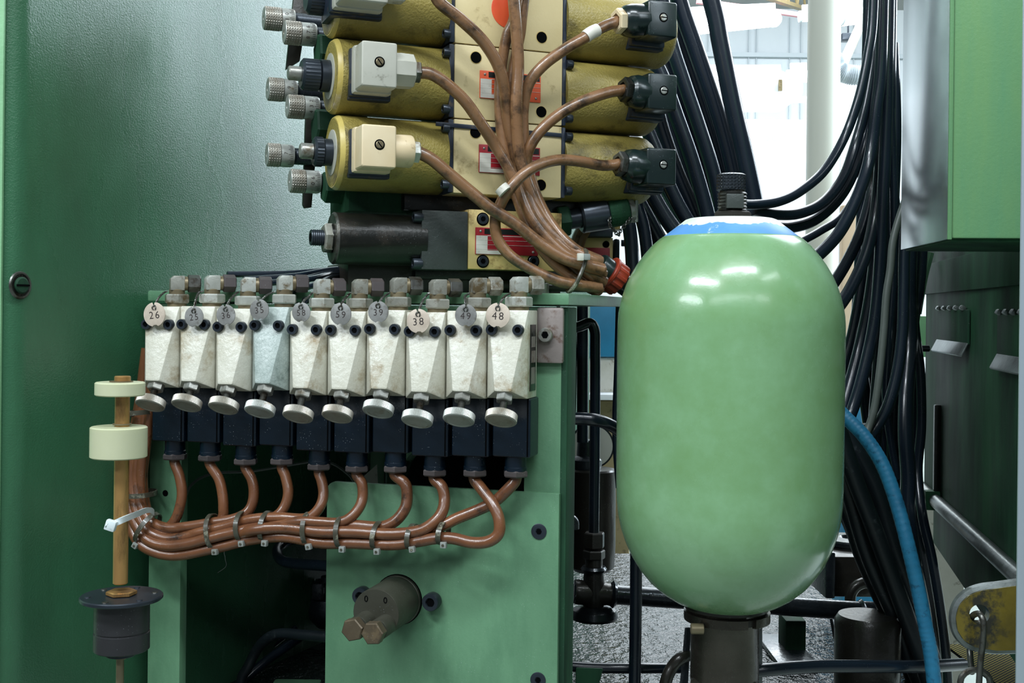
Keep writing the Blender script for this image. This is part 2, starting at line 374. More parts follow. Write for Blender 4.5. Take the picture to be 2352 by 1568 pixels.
# ================================================================== THE HALL
def boxo(name, a, b, m, bev=0.0, parent=None):
    return MB().box2(a, b, bev).build(name, m, parent)
struct(boxo('floor', (-4, -3, -0.05), (12, 17, 0.0), floor_m), 'pale grey green workshop floor with worn patches')
struct(boxo('wall_back', (-6, 16.0, 0), (12, 16.1, 6.0), hall_grey), 'grey panelled back wall of the hall')
struct(boxo('wall_right', (11.9, 2.5, 0), (12, 16.0, 6.0), hall_grey))
def pan(px0, py0, px1, py1, Y, th, m, name, parent=None, bev=0.0):
    a = P(px0, py1, Y); b = P(px1, py0, Y)
    return boxo(name, (a.x, Y, a.z), (b.x, Y + th, b.z), m, bev, parent)
# seams of the far wall panels
for i, px in enumerate((1625, 1718, 1736, 1812, 1838, 1960)):
    struct(pan(px, 40, px + 2, 330, 15.95, 0.03, duct_m, 'trim_%d' % (i + 1)))
struct(pan(1560, 124, 2080, 128, 15.9, 0.05, duct_m, 'trim_7'))
ceil = struct(boxo('ceiling', (-6, 4.5, 5.35), (12, 16, 5.4), ceil_grey), 'grey corrugated ceiling above the far end of the hall')
for k in range(14):
    boxo('purlin', (-6, 5.2 + k * 0.8, 5.28), (12, 5.26 + k * 0.8, 5.345), hall_grey, 0, ceil)
g = thing('roof_truss', 'brown steel roof truss running diagonally under the hall ceiling', 'truss')
tr0, tr1 = P(1600, -60, 9.0), P(1850, 22, 13.5)
for dz in (0, 0.35):
    MB().tube([tr0 + Vector((0, 0, dz)), tr1 + Vector((0, 0, dz))], 0.035, 6, smooth=False).build('chord', beige_post, g)
m_ = MB()
for k in range(9):
    a = tr0.lerp(tr1, k / 9); b_ = tr0.lerp(tr1, (k + 0.5) / 9) + Vector((0, 0, 0.35)); c = tr0.lerp(tr1, (k + 1) / 9)
    MB().tube([a, b_], 0.015, 6, smooth=False).build('web_bar', beige_post, g)
    MB().tube([b_, c], 0.015, 6, smooth=False).build('web_bar', beige_post, g)
tag(MB().tube([P(1600, 3, 12), P(1770, 25, 12), P(1860, 38, 12.5)], 0.03, 8, smooth=False).build('sprinkler_pipe', pipe_red), 'thin red pipe running under the hall ceiling', 'pipe')
tag(MB().tube([P(1905, 0, 11), P(1975, 0, 11)], 0.05, 10, smooth=False).build('ceiling_pipe', pipe_red), 'short red pipe at the ceiling right of the pillar', 'pipe')
def batten(px0, py0, Y0, px1, py1, Y1, r, label):
    t = thing('ceiling_light', label, 'light', P((px0+px1)/2, (py0+py1)/2, (Y0+Y1)/2), 'glowing hall ceiling lights')
    a = P(px0, py0, Y0); b = P(px1, py1, Y1)
    MB().tube([a, b], r, 14, smooth=False).build('lamp_tube', lamp_m, t, world=True)
    up = Vector((0, 0, r * 1.35)); d = (b - a).normalized()
    MB().box((a + b) / 2 + up, ((b - a).length, r * 1.6, r * 0.7), 0.004, rotv(d) @ Matrix.Rotation(math.pi/2, 4, 'Y')).build('housing', white_wall, t, world=True)
    for e, q in ((a, -1), (b, 1)):
        MB().cyl(e, e + d * q * 0.03, r * 1.1, 14).build('end_cap', hall_grey, t, world=True)
batten(1590, 60, 8.0, 1776, 44, 9.5, 0.06, 'long glowing ceiling light between the black hoses and the pillar, topmost')
batten(1925, 42, 8.5, 2030, 30, 9.0, 0.06, 'glowing ceiling light just right of the white pillar')
batten(1842, 38, 11, 1880, 36, 11, 0.05, 'glowing ceiling light mostly hidden behind the white pillar')
batten(1560, 182, 9.0, 1790, 178, 10, 0.05, 'glowing ceiling light low over the white machine, left of the pillar')
batten(1815, 176, 9.5, 1852, 175, 9.5, 0.05, 'short glowing light touching the left edge of the pillar')
batten(1600, 236, 10.0, 1850, 231, 10.5, 0.018, 'thin glowing light strip above the white machine')
pl = P(1887, 700, 4.6)
tag(MB().lathe([(0.062, 0), (0.062, 5.35)], (pl.x, 4.6, 0), seg=28).build('pillar', pillar_m), 'tall round cream white pillar in the bright hall', 'pillar')
tag(MB().box2((P(1858, 0, 4.7).x, 4.68, 0), (P(1874, 0, 4.7).x, 4.72, 5.3), 0.003).build('wall_conduit', pillar_m), 'square white conduit behind the round pillar', 'conduit')
# white machine tool far behind
wm = thing('white_machine', 'large white machine enclosure glaring in the bright hall', 'machine', (1.9, 6.4, 0))
def mpan(nm, px0, py0, px1, py1, Y, th, m, bev=0.0, par=None):
    a = P(px0, py1, Y); b = P(px1, py0, Y)
    return MB().box2((a.x, Y, max(0, a.z)), (b.x, Y + th, b.z), bev).build(nm, m, par or wm, world=True)
mpan('enclosure', 600, 275, 2020, 1500, 6.6, 1.2, white_wall, 0.03)  # left end extended, mostly unseen, to brighten the silver side plate's reflection
mpan('hood', 1500, 182, 1848, 216, 6.8, 0.6, white_wall, 0.03)
mpan('hood', 1905, 178, 2040, 300, 6.8, 0.6, white_wall, 0.03)
mpan('side_panel', 1560, 480, 1850, 482, 6.58, 0.01, hall_grey)
mpan('door', 1920, 292, 2010, 1300, 6.55, 0.04, white_wall, 0.01)
mpan('indicator', 1789, 182, 1797, 208, 6.77, 0.02, beige_post)
text(wm, '5820', 0.058, Matrix.Translation(MW[wm.name].inverted() @ P(1785, 316, 6.57)) @ FACE, hall_grey, 'lettering', space=1.2)
mpan('column', 1560, 216, 1600, 300, 7.0, 0.2, white_wall)
o = MB()
pts = [P(1912, 130, 5.6), P(1925, 160, 5.6), P(1955, 172, 5.6), P(2010, 172, 5.6)]
tag(MB().tube(pts, lambda t: 0.045 + 0.004 * math.sin(t * 200), 14, n=20).build('duct_hose', duct_m), 'grey ribbed flexible duct right of the white pillar', 'duct')
tag(MB().tube([P(1935, 150, 7), P(1985, 40, 7.3)], 0.03, 8, smooth=False).build('roof_brace', pillar_m), 'slanting cream brace beside the white pillar', 'brace')
hb_ = tag(pan(1935, 75, 1962, 92, 9.5, 0.1, bolt_black, 'hanging_box', bev=0.01), 'small dark box hanging near the hall ceiling', 'box')
q_ = P(1948, 75, 9.55); MB().tube([q_, Vector((q_.x, q_.y, 5.36))], 0.008, 6, smooth=False).build('hanger_rod', bolt_black, hb_, world=True)
# partition with orange-beige boards seen low between the hoses
tag(pan(1925, 470, 2000, 1480, 4.2, 0.05, orange_paint, 'orange_board', bev=0.01), 'pale orange board behind the right hose bundle', 'board')
# blue and white machine behind the gap beside the valve frame
bm_ = thing('blue_white_machine', 'blue and white machine base seen between frame and green tank', 'machine', (0.25, 3.2, 0))
mpan('blue_cover', 1310, 690, 1450, 819, 3.0, 0.5, far_blue, 0.01, bm_)
mpan('white_panel', 1310, 821, 1450, 915, 3.02, 0.5, print_white, 0.005, bm_)
mpan('white_ledge', 1310, 906, 1450, 918, 2.94, 0.4, white_wall, 0.004, bm_)
mpan('beige_base', 1310, 920, 1450, 1900, 3.05, 0.4, beige_post, 0.01, bm_)
tag(pan(1930, 860, 2110, 1700, 3.4, 0.3, far_blue, 'blue_bin', bev=0.02), 'bright blue bin glimpsed between the hanging hoses', 'bin')

# ================================================================== LEFT HOUSING
A65 = math.radians(65)
WO = Vector((P(34, 714, 1.0).x, 1.0, 0))
W = Frame((WO.x, WO.y, 1.2), A65)
hs = thing('machine_housing', 'large dark green painted machine housing filling the left side', 'machine', (WO.x, WO.y, 0))
du = Vector((math.cos(A65), math.sin(A65))); c0 = Vector((WO.x, WO.y))
outer = [c0 + du * 1.35]; R_ = 0.014
# rounded front corner, then the front strip to the left
dl = Vector((-0.9999, 0.0)); st = c0 + du * R_; en = c0 + dl * R_
for k in range(9):
    t = k / 8; outer.append(st * (1-t)**2 + c0 * 2*t*(1-t) + en * t*t)
outer.append(c0 + dl * 0.25)
inner = [p + Vector((-0.0, 0.0)) for p in outer]
back = [(c0 + dl * 0.25) + Vector((0, 0.6)), c0 + du * 1.35 + Vector((-0.3, 0.05))]
MB().prism([tuple(p) for p in outer] + [tuple(p) for p in back], Matrix.Translation((0, 0, 0.0)), 2.3).build('side_panel', panel_green, hs, world=True, angle=50)
# lighter green edge strip of the front flange
MB().box2((c0.x - 0.25, c0.y - 0.004, 0), (c0.x - 0.010, c0.y + 0.0005, 2.3), 0.003).build('front_flange', edge_green, hs, world=True)
# slotted screw in its countersink
s0 = W.hit(46, 655, 0)
def wl(x, y, z): return W.w(x, y, z)
MB().lathe([(0.0092, 0.0), (0.0098, 0.0012), (0.0112, 0.0012), (0.012, 0.0), ], wl(s0.x, 0, s0.z), -W.n, 28).build('washer_cup', steel_dk, hs, world=True)
sc1 = MB().lathe([(0.0072, 0), (0.0072, 0.0016), (0.006, 0.0026), (0, 0.0028)], wl(s0.x, -0.001, s0.z), -W.n, 24).build('screw', dark_green, hs, world=True)
MB().box(wl(s0.x, -0.0038, s0.z), (0.0135, 0.001, 0.0016), 0, Matrix.Rotation(A65, 4, 'Z')).build('slot', bolt_in, sc1, world=True)

# ================================================================== RIGHT SIDE
# upper control box
KO = P(2181, 547, 0.9)
K = Frame(KO, math.radians(-5.7))
kb = thing('control_box', 'green control box with polished steel side hanging upper right', 'cabinet', K.M)
MB().box2((0.0015, 0, 0), (0.16, 0.158, 0.42), 0.002).build('shell', box_green, kb)
MB().box2((-0.001, 0.001, -0.0005), (0.0012, 0.158, 0.42), 0.0004).build('side_plate', silver, kb, label='polished steel side plate')
MB().box2((0.0025, 0.004, -0.002), (0.158, 0.154, 0.0005), 0.0005).build('bottom_plate', dark_green, kb)
MB().box2((-0.0016, -0.001, -0.001), (0.0016, 0.0015, 0.42), 0.0006).build('corner_seam', box_green, kb)
# pale aluminium profile at the very edge
e = P(2347, 700, 0.62)
tag(MB().box2((e.x - 0.0008, 0.62, 0.9), (e.x + 0.02, 0.6215, 1.5), 0.0004).build('door_profile', alu_strip), 'pale blue grey upright door profile at the far right edge', 'profile')
# big housing receding on the right
a2 = Vector((P(2115, 1110, 1.62).x, 1.62)); b2 = Vector((P(2352, 1322, 1.05).x, 1.05))
ang = math.atan2(a2.y - b2.y, a2.x - b2.x)
Rr = Frame((b2.x, b2.y, P(2352, 1322, 1.05).z), ang)      # local x runs away from the camera, local y to the left of it (towards the hoses)
L_ = (a2 - b2).length
rh = thing('right_housing', 'tall dark green machine housing receding on the right with ledge', 'machine', Rr.M)
MB().box2((-0.25, -0.30, 0.0), (L_ - 0.03, 0.0, 0.55), 0.004).build('side_panel', dark_green, rh)
MB().lathe([(0.03, 0.0), (0.03, 0.55)], (L_ - 0.03, -0.03, 0), seg=28).build('rounded_corner', dark_green, rh)
MB().box2((-0.25, -0.004, 0.26), (L_ - 0.012, 0.0035, 0.30), 0.001).build('seam_ledge', dark_green, rh)
MB().tube([(-0.25, 0.006, 0.0), (L_ - 0.1, 0.006, 0.0), (L_ + 0.05, 0.006, 0.0)], 0.0085, 12, smooth=False).build('ledge_bar', worn_edge, rh, label='worn bare metal ledge bar')
xs = Rr.hit(2158, 1150, 0.0).x
MB().box2((xs - 0.008, 0.0, -0.012), (xs + 0.008, 0.018, 0.012), 0.002).build('bar_clamp', dark_green, rh)
MB().box2((xs - 0.006, 0.0, 0.0), (xs + 0.003, 0.008, 0.12), 0.002).build('upright_strip', black_steel, rh)
lo1 = Rr.hit(2143, 1245, 0.0); lo2 = Rr.hit(2255, 1352, 0.0)
MB().hull([(x, y, z) for y in (-0.02, 0.0) for x, z in ((lo1.x, -0.004), (lo1.x, lo1.z), (lo2.x, lo2.z), (-0.25, lo2.z - 0.05), (-0.25, -0.004))], 0.001).build('skirt', dark_green, rh)
for (px, py, wpx, py1) in ((2152, 712, 70, 806), (2290, 722, 90, 840)):
    h0 = Rr.hit(px, py, 0.004); h1 = Rr.hit(px + wpx, py + 6, 0.004); h2 = Rr.hit(px, py1 - 24, 0.004)
    t = MB().hull([(h0.x, 0.001, h0.z), (h1.x, 0.001, h0.z), (h0.x, 0.004, h0.z), (h1.x, 0.004, h0.z),
                   (h0.x, 0.004, h2.z), (h1.x, 0.004, h2.z), (h0.x, 0.001, h2.z), (h1.x, 0.001, h2.z)], 0.001).build('louver_tab', dark_green, rh)
    MB().hull([(x, y, z) for x in (h0.x, h1.x) for y, z in ((0.002, h2.z + 0.002), (0.004, h2.z + 0.002), (0.011, h2.z - 0.012), (0.009, h2.z - 0.014))], 0.001).build('bent_lip', worn_edge, t)
    for k in range(5):
        xx = h0.x + (h1.x - h0.x) * (k + 0.3) / 5
        MB().box((xx, 0.004, h0.z + 0.002), (0.012, 0.006, 0.005), 0.0015, Matrix.Rotation(0.5, 4, 'X')).build('tooth', worn_edge, t)
# bright metal sheet glimpsed left of the right housing
tag(MB().box2((P(2108, 0, 1.8).x, 1.8, P(2108, 820, 1.8).z), (P(2150, 0, 1.8).x, 1.82, P(2150, 725, 1.8).z), 0.004).build('small_bracket', edge_green), 'small pale green bracket plate beside the right hose bundle', 'bracket')
hk = P(2112, 800, 1.45)
tag(MB().cyl(hk, hk + Vector((0.012, 0, 0)), 0.004, 12).build('knob', bolt_black), 'tiny black knob beside the hanging hoses', 'knob')
tag(MB().tube([P(2135, 580, 1.5), P(2120, 640, 1.5), P(2106, 720, 1.5)], 0.006, 8).build('green_tube', frame_green), 'thin slanting green tube under the control box', 'tube')
# grey sheet at the bottom of the housing gap
tag(MB().box2((P(2120, 0, 2.2).x, 2.2, 0.0), (P(2230, 0, 2.2).x, 2.25, P(2120, 1115, 2.2).z), 0.004).build('grey_plinth', plug_grey), 'pale grey plinth behind the foot of the right housing', 'plinth')
# lifting lug
LG = Frame(P(2250, 1410, 0.95), math.radians(-8))
lug = thing('lifting_lug', 'worn yellow steel lifting lug with a round hole, lower right', 'lug', LG.M)
def lugpt(px, py):
    h = LG.hit(px, py, 0); return (h.x, h.z)
ol = [lugpt(*p) for p in ((2400, 1340), (2352, 1343), (2300, 1350), (2255, 1356), (2225, 1368), (2204, 1390), (2196, 1418), (2200, 1448), (2214, 1470), (2240, 1486), (2290, 1494), (2352, 1492), (2400, 1490))]
hole = [(0.0078 * math.cos(t * math.pi / 12), 0.0078 * math.sin(t * math.pi / 12)) for t in range(24)]
b = bmesh.new()
ov = [b.verts.new((x, 0, z)) for x, z in ol]; hv = [b.verts.new((x, 0, z)) for x, z in hole]
oe = [b.edges.new((ov[i], ov[(i+1) % len(ov)])) for i in range(len(ov))]; he = [b.edges.new((hv[i], hv[(i+1) % 24])) for i in range(24)]
bmesh.ops.triangle_fill(b, edges=oe + he, use_beauty=True)
r_ = bmesh.ops.extrude_face_region(b, geom=b.faces[:])
bmesh.ops.translate(b, vec=(0, 0.012, 0), verts=[v for v in r_['geom'] if isinstance(v, bmesh.types.BMVert)])
bmesh.ops.recalc_face_normals(b, faces=b.faces)
mb = MB(); mb._merge(b); mb.build('plate', yellow_paint, lug)
rim = [(x, 0.006, z) for x, z in ol]
MB().tube(rim, 0.0045, 8, n=6).build('rim_weld', worn_edge, lug, label='bare worn metal rim')
cl = thing('chain_hook', 'steel wire hook hanging through the hole of the yellow lug', 'hook', P(2250, 1560, 0.945))
MB().tube([P(2228, 1424, 0.965), P(2236, 1412, 0.95), P(2250, 1410, 0.935), P(2259, 1430, 0.93), P(2258, 1470, 0.932), P(2252, 1520, 0.935), P(2248, 1580, 0.935)], 0.0025, 12).build('shank', steel_dk, cl, world=True)
MB().tube([P(2228, 1424, 0.965), P(2226, 1450, 0.985), P(2228, 1500, 0.985), P(2232, 1545, 0.97)], 0.0025, 12).build('shank', steel_dk, cl, world=True)
cc = P(2240, 1566, 0.95)
MB().tube([cc + Vector((0.012 * math.cos(a), 0, 0.010 * math.sin(a))) for a in [k * math.pi / 8 for k in range(16)]], 0.0026, 10, closed=True, smooth=False).build('ring', steel_dk, cl, world=True)
# perforated step
m = bpy.data.materials.new('perforated'); m.use_nodes = True; nt = m.node_tree
bs = nt.nodes['Principled BSDF']; bs.inputs['Roughness'].default_value = 0.8
tc = nt.nodes.new('ShaderNodeTexCoord'); vo = nt.nodes.new('ShaderNodeTexVoronoi'); vo.voronoi_dimensions = '2D'; vo.inputs['Randomness'].default_value = 0; vo.inputs['Scale'].default_value = 260
mpn = nt.nodes.new('ShaderNodeMapping'); mpn.inputs['Rotation'].default_value = (0, 0, 0.78)
nt.links.new(tc.outputs['Object'], mpn.inputs[0]); nt.links.new(mpn.outputs[0], vo.inputs['Vector'])
rp = nt.nodes.new('ShaderNodeMapRange'); rp.inputs['From Min'].default_value = 0.27; rp.inputs['From Max'].default_value = 0.23; bs.inputs['Specular IOR Level'].default_value = 0.05
nt.links.new(vo.outputs['Distance'], rp.inputs['Value'])
mx = nt.nodes.new('ShaderNodeMix'); mx.data_type = 'RGBA'; mx.inputs[6].default_value = hexc('#0c0f0e'); mx.inputs[7].default_value = hexc('#b3a536')
nt.links.new(rp.outputs[0], mx.inputs[0]); nt.links.new(mx.outputs[2], bs.inputs['Base Color'])
a = P(2170, 1478, 1.46); 
tag(MB().box2((a.x, 1.26, a.z - 0.004), (a.x + 0.4, 1.46, a.z), 0.001).build('perforated_step', m), 'black step sheet perforated with yellow dots under the lug', 'step')
# ================================================================== VALVE FRAME AND THE ROW OF TEN VALVES
aR = math.atan2(-0.1, 0.352)
BO = P(1220, 714, 0.98); R = Frame((BO.x, 0.98, 1.2), aR)
xL = R.hit(332, 760).x; xR = R.hit(1215, 760).x; PITCH = (xR - xL) / 10
zt = R.hit(1170, 712).z; zb = R.hit(1170, 915).z; HB = zt - zb
fr = thing('valve_stand', 'pale green steel stand carrying the row of white valves', 'stand', R.at(0, 0.04, zb))
# top plate
tl = R.hit(340, 690, 0.035).x; trx = R.hit(1306, 690, 0.035).x
zr1 = R.hit(1250, 673, 0.035).z; zr0 = R.hit(1250, 700, 0.035).z
ra = R.w(tl, 0.035, 0); rb = R.w(trx, 0.035, 0); rc = P(1440, 690, 1.24); rd = ra + R.n * 0.185
pl2 = [(p.x, p.y) for p in (ra, rb, Vector((rc.x, rc.y, 0)), rd)]
MB().prism(pl2, Matrix.Translation((0, 0, 1.2 + zr0)), zr1 - zr0, 0.0015).build('top_plate', frame_green, fr, world=True)
# hidden dark sheets added to keep light out of the opening behind the row
MB().hull([Vector((X, Y, z)) for X, Y in ((0.040, 1.055), (0.043, 1.055), (0.067, 1.58), (0.064, 1.58)) for z in (0.80, 1.2 + zr0 - 0.001)], 0).build('side_blocker', rear_dark, fr, world=True)
MB().prism([(-0.235, 1.26), (0.055, 1.20), (0.065, 1.58), (-0.14, 1.58)], Matrix.Translation((0, 0, 1.2 + zr0 - 0.006)), 0.004).build('top_blocker', rear_dark, fr, world=True)
# legs
def rbox(px0, px1, pyt, pyb, off, th, name, m, par=fr, bev=0.0015, pyref=None):
    x0 = R.hit(px0, 1000, off).x; x1 = R.hit(px1, 1000, off).x
    pr = pyref or 1250
    z1 = R.hit(pr, pyt, off).z; z0 = R.hit(pr, pyb, off).z
    M = MW[par.name].inverted() @ R.M
    mb = MB().box2((x0, off, z0), (x1, off + th, z1), bev)
    bmesh.ops.transform(mb.bm, matrix=M, verts=mb.bm.verts)
    return mb.build(name, m, par)
lz1 = 700
leg_l = rbox(344, 418, 705, 3900, 0.040, 0.012, 'leg', frame_green)
leg_r = rbox(1204, 1288, 705, 3900, 0.040, 0.030, 'leg', frame_green)
rbox(1283, 1302, 705, 3900, 0.0405, 0.034, 'leg_flange', dark_green)
h = R.hit(380, 1132, 0.040)
MB().lathe([(0.0029, 0), (0.0029, 0.0004)], R.w(h.x, 0.0399, h.z), -R.n, 16).build('bolt_hole', bolt_in, leg_l, world=True)
rbox(420, 1206, 705, 800, 0.036, 0.006, 'mounting_rail', frame_green)
# row end bracket with socket screw
eb = rbox(1229, 1291, 706, 834, 0.0335, 0.0055, 'end_bracket', bracket_m, bev=0.003)
h = R.hit(1255, 769, 0.0335)
q = MB(); q2 = MB(); sock(q, q2, R.w(h.x, 0.0335, h.z), -R.n, 0.0062, 0.006)
s_ = q.build('socket_screw', steel, fr, world=True); q2.build('hex_socket', bolt_in, s_, world=True)

# ---- one valve, local frame: x along the row, y away, z up from the body's bottom
WV = PITCH * 0.965; DB = 0.030; zw = HB * (915 - 803) / 203.0
def make_valve(i, zoff, klen, bodymat, knobmat, fitmat, nutdk, label):
    xc = xL + PITCH * (i + 0.5)
    v = thing('solenoid_valve', label, 'valve', R.at(xc, 0, zb + zoff), 'row of ten small valves on the green frame')
    hw = WV / 2
    pts = [(sx * hw, y, z) for sx in (-1, 1) for y, z in ((0, HB), (DB, HB), (DB, 0), (0, 0), (0, zw))]
    pts += [(sx * 0.0071 + 0.0006, -0.0160, z) for sx in (-1, 1) for z in (0.0070, 0.0082)]
    MB().hull(pts, 0.0011, 2).build('body', bodymat, v, angle=30)
    for sx in (-0.0125, 0.0105):
        a, b_ = MB(), MB(); sock(a, b_, (sx, 0, HB - 0.0165), (0, -1, 0), 0.0048, 0.0082)
        s = a.build('socket_screw', bolt_black, v); b_.build('hex_socket', bolt_in, s)
    # adjusting screw
    S = Vector((0.0006, -0.0085, 0.0035)); al = math.radians(30); d = Vector((0, -math.sin(al), -math.cos(al)))
    MB().hexp(S - d * 0.002, S + d * 0.0065, 0.0074, 0.3).build('lock_nut', steel, v)
    MB().thread(S, S + d * (klen + 0.004), 0.0032, 0.0013, 0.0005).build('adjusting_screw', steel_dk, v)
    K0 = S + d * klen
    MB().grip(K0, K0 + d * 0.0072, 0.0133, 150, 0.00045, True, 0.0007).build('thumb_knob', knobmat, v)
    MB().lathe([(0.0108, 0), (0.0108, 0.0003), (0.0102, 0.0003), (0.0098, 0)], K0 + d * 0.00715, d, 32).build('knob_rim', knobmat, v)
    # coil housing and cable gland
    x0 = -WV / 2 + 0.0025; x1 = x0 + PITCH * 0.91
    zc0 = -0.0503; zc1 = -0.0002
    coil = MB().box2((x0, 0.0085, zc0), (x1, 0.036, zc1), 0.002, 3).build('coil', navy, v)
    MB().box2((x1 - 0.003, 0.0082, zc0 + 0.001), (x1 - 0.0018, 0.0088, zc1), 0).build('coil_seam', bolt_in, coil)
    cxn = (x0 + x1) / 2 + 0.001; cy = 0.020
    MB().lathe([(0.0093, 0), (0.0093, 0.010), (0.0098, 0.0105), (0.0098, 0.0135)], (cxn, cy, zc0 + 0.001), (0, 0, -1), 28).build('coil_neck', navy, coil)
    MB().hexp((cxn, cy, zc0 - 0.0120), (cxn, cy, zc0 - 0.0178), 0.0113, 0.2).build('gland_nut', nut_brown, v)
    # inlet fitting with elbow
    fx, fy = 0.0045, 0.017
    MB().cyl((fx, fy, HB - 0.001), (fx, fy, HB + 0.0035), 0.0088, 24, 0.0006).build('fitting_collar', brass_dk, v)
    MB().hexp((fx, fy, HB + 0.003), (fx, fy, HB + 0.0115), 0.0118, 0.15 + i * 0.25).build('hex_adapter', fitmat, v)
    MB().cyl((fx, fy, HB + 0.011), (fx, fy, HB + 0.016), 0.0072, 24, 0.0006).build('ferrule', brass_dk, v)
    ea = math.radians(38 + 3 * math.sin(i * 2.1)); EM = Matrix.Rotation(ea, 4, 'Z')
    zc = HB + 0.0215
    el = MB(); el.hull([EM @ Vector(p) + Vector((fx, fy, zc)) for p in
        [(sx, sy, z) for sx in (-0.0064, 0.0064) for sy in (-0.0064, 0.0064) for z in (-0.0065, 0.004)] +
        [(-0.0035, sy, 0.0070) for sy in (-0.0064, 0.0064)] + [(0.0064, sy, 0.0070) for sy in (-0.0064, 0.0064)]], 0.0009)
    el.build('elbow', fitmat, v)
    o1 = EM @ Vector((0.006, 0, 0)) + Vector((fx, fy, zc)); o2 = EM @ Vector((0.0095, 0, 0)) + Vector((fx, fy, zc)); o3 = EM @ Vector((0.021, 0, 0)) + Vector((fx, fy, zc))
    MB().cyl(o1, o2, 0.0066, 20, 0.0004).build('ferrule', brass_dk, v)
    MB().hexp(o2, o3, 0.0082, 0.4).build('union_nut', nutdk, v)
    return v, cxn, cy, zc0 - 0.0178, xc
VB = [valve_white, valve_white, valve_white, valve_grey] + [valve_white] * 6
nums = ['26', '25', '36', '35', '58', '59', '39', '38', '49', '48']
zo = [0.0, 0.0005, -0.0012, 0.0006, -0.0025, -0.0025, -0.001, -0.0025, -0.001, 0.0]
kl = [0.0150, 0.0145, 0.0138, 0.0180, 0.0180, 0.0165, 0.0120, 0.0180, 0.0170, 0.0170]
lab = ['cream white valve with number 26 tag, leftmost in the row',
       'cream white valve with number 25 tag, second from the left',
       'cream white valve with number 36 tag, beside the grey valve',
       'bluish grey valve with number 35 tag, the only grey one in the row',
       'cream white valve with number 58 tag, just right of the grey valve',
       'cream white valve with number 59 tag, left of the valve tagged 39',
       'cream white valve with number 39 tag and the shortest knob screw',
       'cream white valve with number 38 tag and a rust run under its screw',
       'cream white valve with number 49 tag, second from the right',
       'cream white valve with number 48 tag, rightmost beside the end bracket']
VALVES = []
for i in range(10):
    VALVES.append(make_valve(i, zo[i], kl[i], VB[i], (knurl, alu)[i in (3, 6, 7, 8)], (fit_steel, fit_bright)[i in (1, 2, 3, 4, 9)], (nut_brown, steel_dk)[i in (6, 7, 0)] if i < 8 else fit_steel, lab[i]))
# data plate on the last valve's side
v10 = VALVES[9][0]
dp = MB().box2((WV/2, 0.006, 0.006), (WV/2 + 0.0006, 0.024, HB - 0.012), 0.0002).build('data_plate', black_steel, v10)
for (z0, z1) in ((0.012, 0.026), (0.030, 0.040), (0.043, 0.052)):
    MB().box2((WV/2 + 0.0006, 0.009, z0), (WV/2 + 0.0008, 0.021, z1), 0).build('print_panel', bracket_m, dp)
# ---- number tags
twh = ['on the leftmost valve', 'overlapping the second valve from the left', 'hanging before the third valve', 'left of the grey valve top', 'on the valve right of the grey one', 'on the sixth valve, tilted a little', 'hanging high, above the shortest knob screw', 'hanging lowest, over the valve with rust under its screw', 'on the second valve from the right', 'on the rightmost valve beside the bracket']
TG = [(355, 722, 28, 0.1, 1), (446, 727, 24, 0.12, 0), (519, 723, 24, 0.15, 0), (596, 711, 24, 0.12, 0), (692, 717, 23, 0.06, 0),
      (783, 721, 26, -0.05, 0), (869, 716, 25, 0.02, 0), (961, 737, 28, 0.08, 1), (1070, 724, 26, -0.03, 0), (1144, 724, 29, -0.04, 1)]
for i, (px, py, rp_, rot, warm) in enumerate(TG):
    h = R.hit(px, py, -0.0115); M = R.at(h.x, h.y, h.z) @ Matrix.Rotation(-rot, 4, 'Y')
    tm = tag_warm if warm else tag_grey
    t = thing('number_tag', '%s round metal tag numbered %s %s' % ('pale' if warm else 'dull grey', nums[i], twh[i]), 'tag', M, 'round metal number tags on the valves')
    r = rp_ / F * (R.w(*h).y)
    ol = []
    nd = 0.16
    for k in range(48):
        a = 2 * math.pi * k / 48
        da = abs((a - math.pi * 1.5)); db = abs(a - math.pi / 2)
        rr = r
        if da < nd: rr = r * 0.86
        if db < 0.10: rr = r * 0.66
        ol.append((rr * math.cos(a), rr * math.sin(a)))
    MB().prism(ol, Matrix.Translation((0, 0.0004, 0)) @ FACE, 0.0009, 0.00015).build('disc', tm, t)
    text(t, nums[i], r * 0.86, Matrix.Translation((0, -0.0005, -r * 0.08)) @ FACE, stamp, 'numeral', ext=0.00006, space=1.3)
    # twisted wire from the notch up to the fitting
    v, cxn, cy, zg, xc = VALVES[i]
    p0 = R.w(h.x, h.y - 0.0008, h.z + r * 0.66); fxw = xc + 0.0045 - 0.009
    p2 = R.w(fxw, 0.009, zt + 0.0125 + zo[i]); p1 = p0.lerp(p2, 0.55) + Vector((0, -0.002, 0.001))
    path = catmull([p0, p1, p2, R.w(fxw + 0.004, 0.0085, zt + 0.014)], 10)
    for ph in (0, math.pi):
        q = []
        for k, pp in enumerate(path):
            a = k * 1.15 + ph; q.append(pp + R.u * 0.0007 * math.cos(a) + R.n * 0.0007 * math.sin(a))
        MB().tube(q, 0.0006, 6, smooth=True, n=2).build('wire', steel_dk, t, world=True)
    c_ = p0 + Vector((0, 0, -r * 0.1))
    MB().tube([c_ + R.u * 0.0018 * math.cos(a) + Vector((0, 0, 0.0022 * math.sin(a))) - R.n * (0.0008 * math.cos(a * 2)) for a in [k * math.pi / 6 for k in range(12)]], 0.0005, 6, closed=True, smooth=False).build('wire_loop', steel_dk, t, world=True)

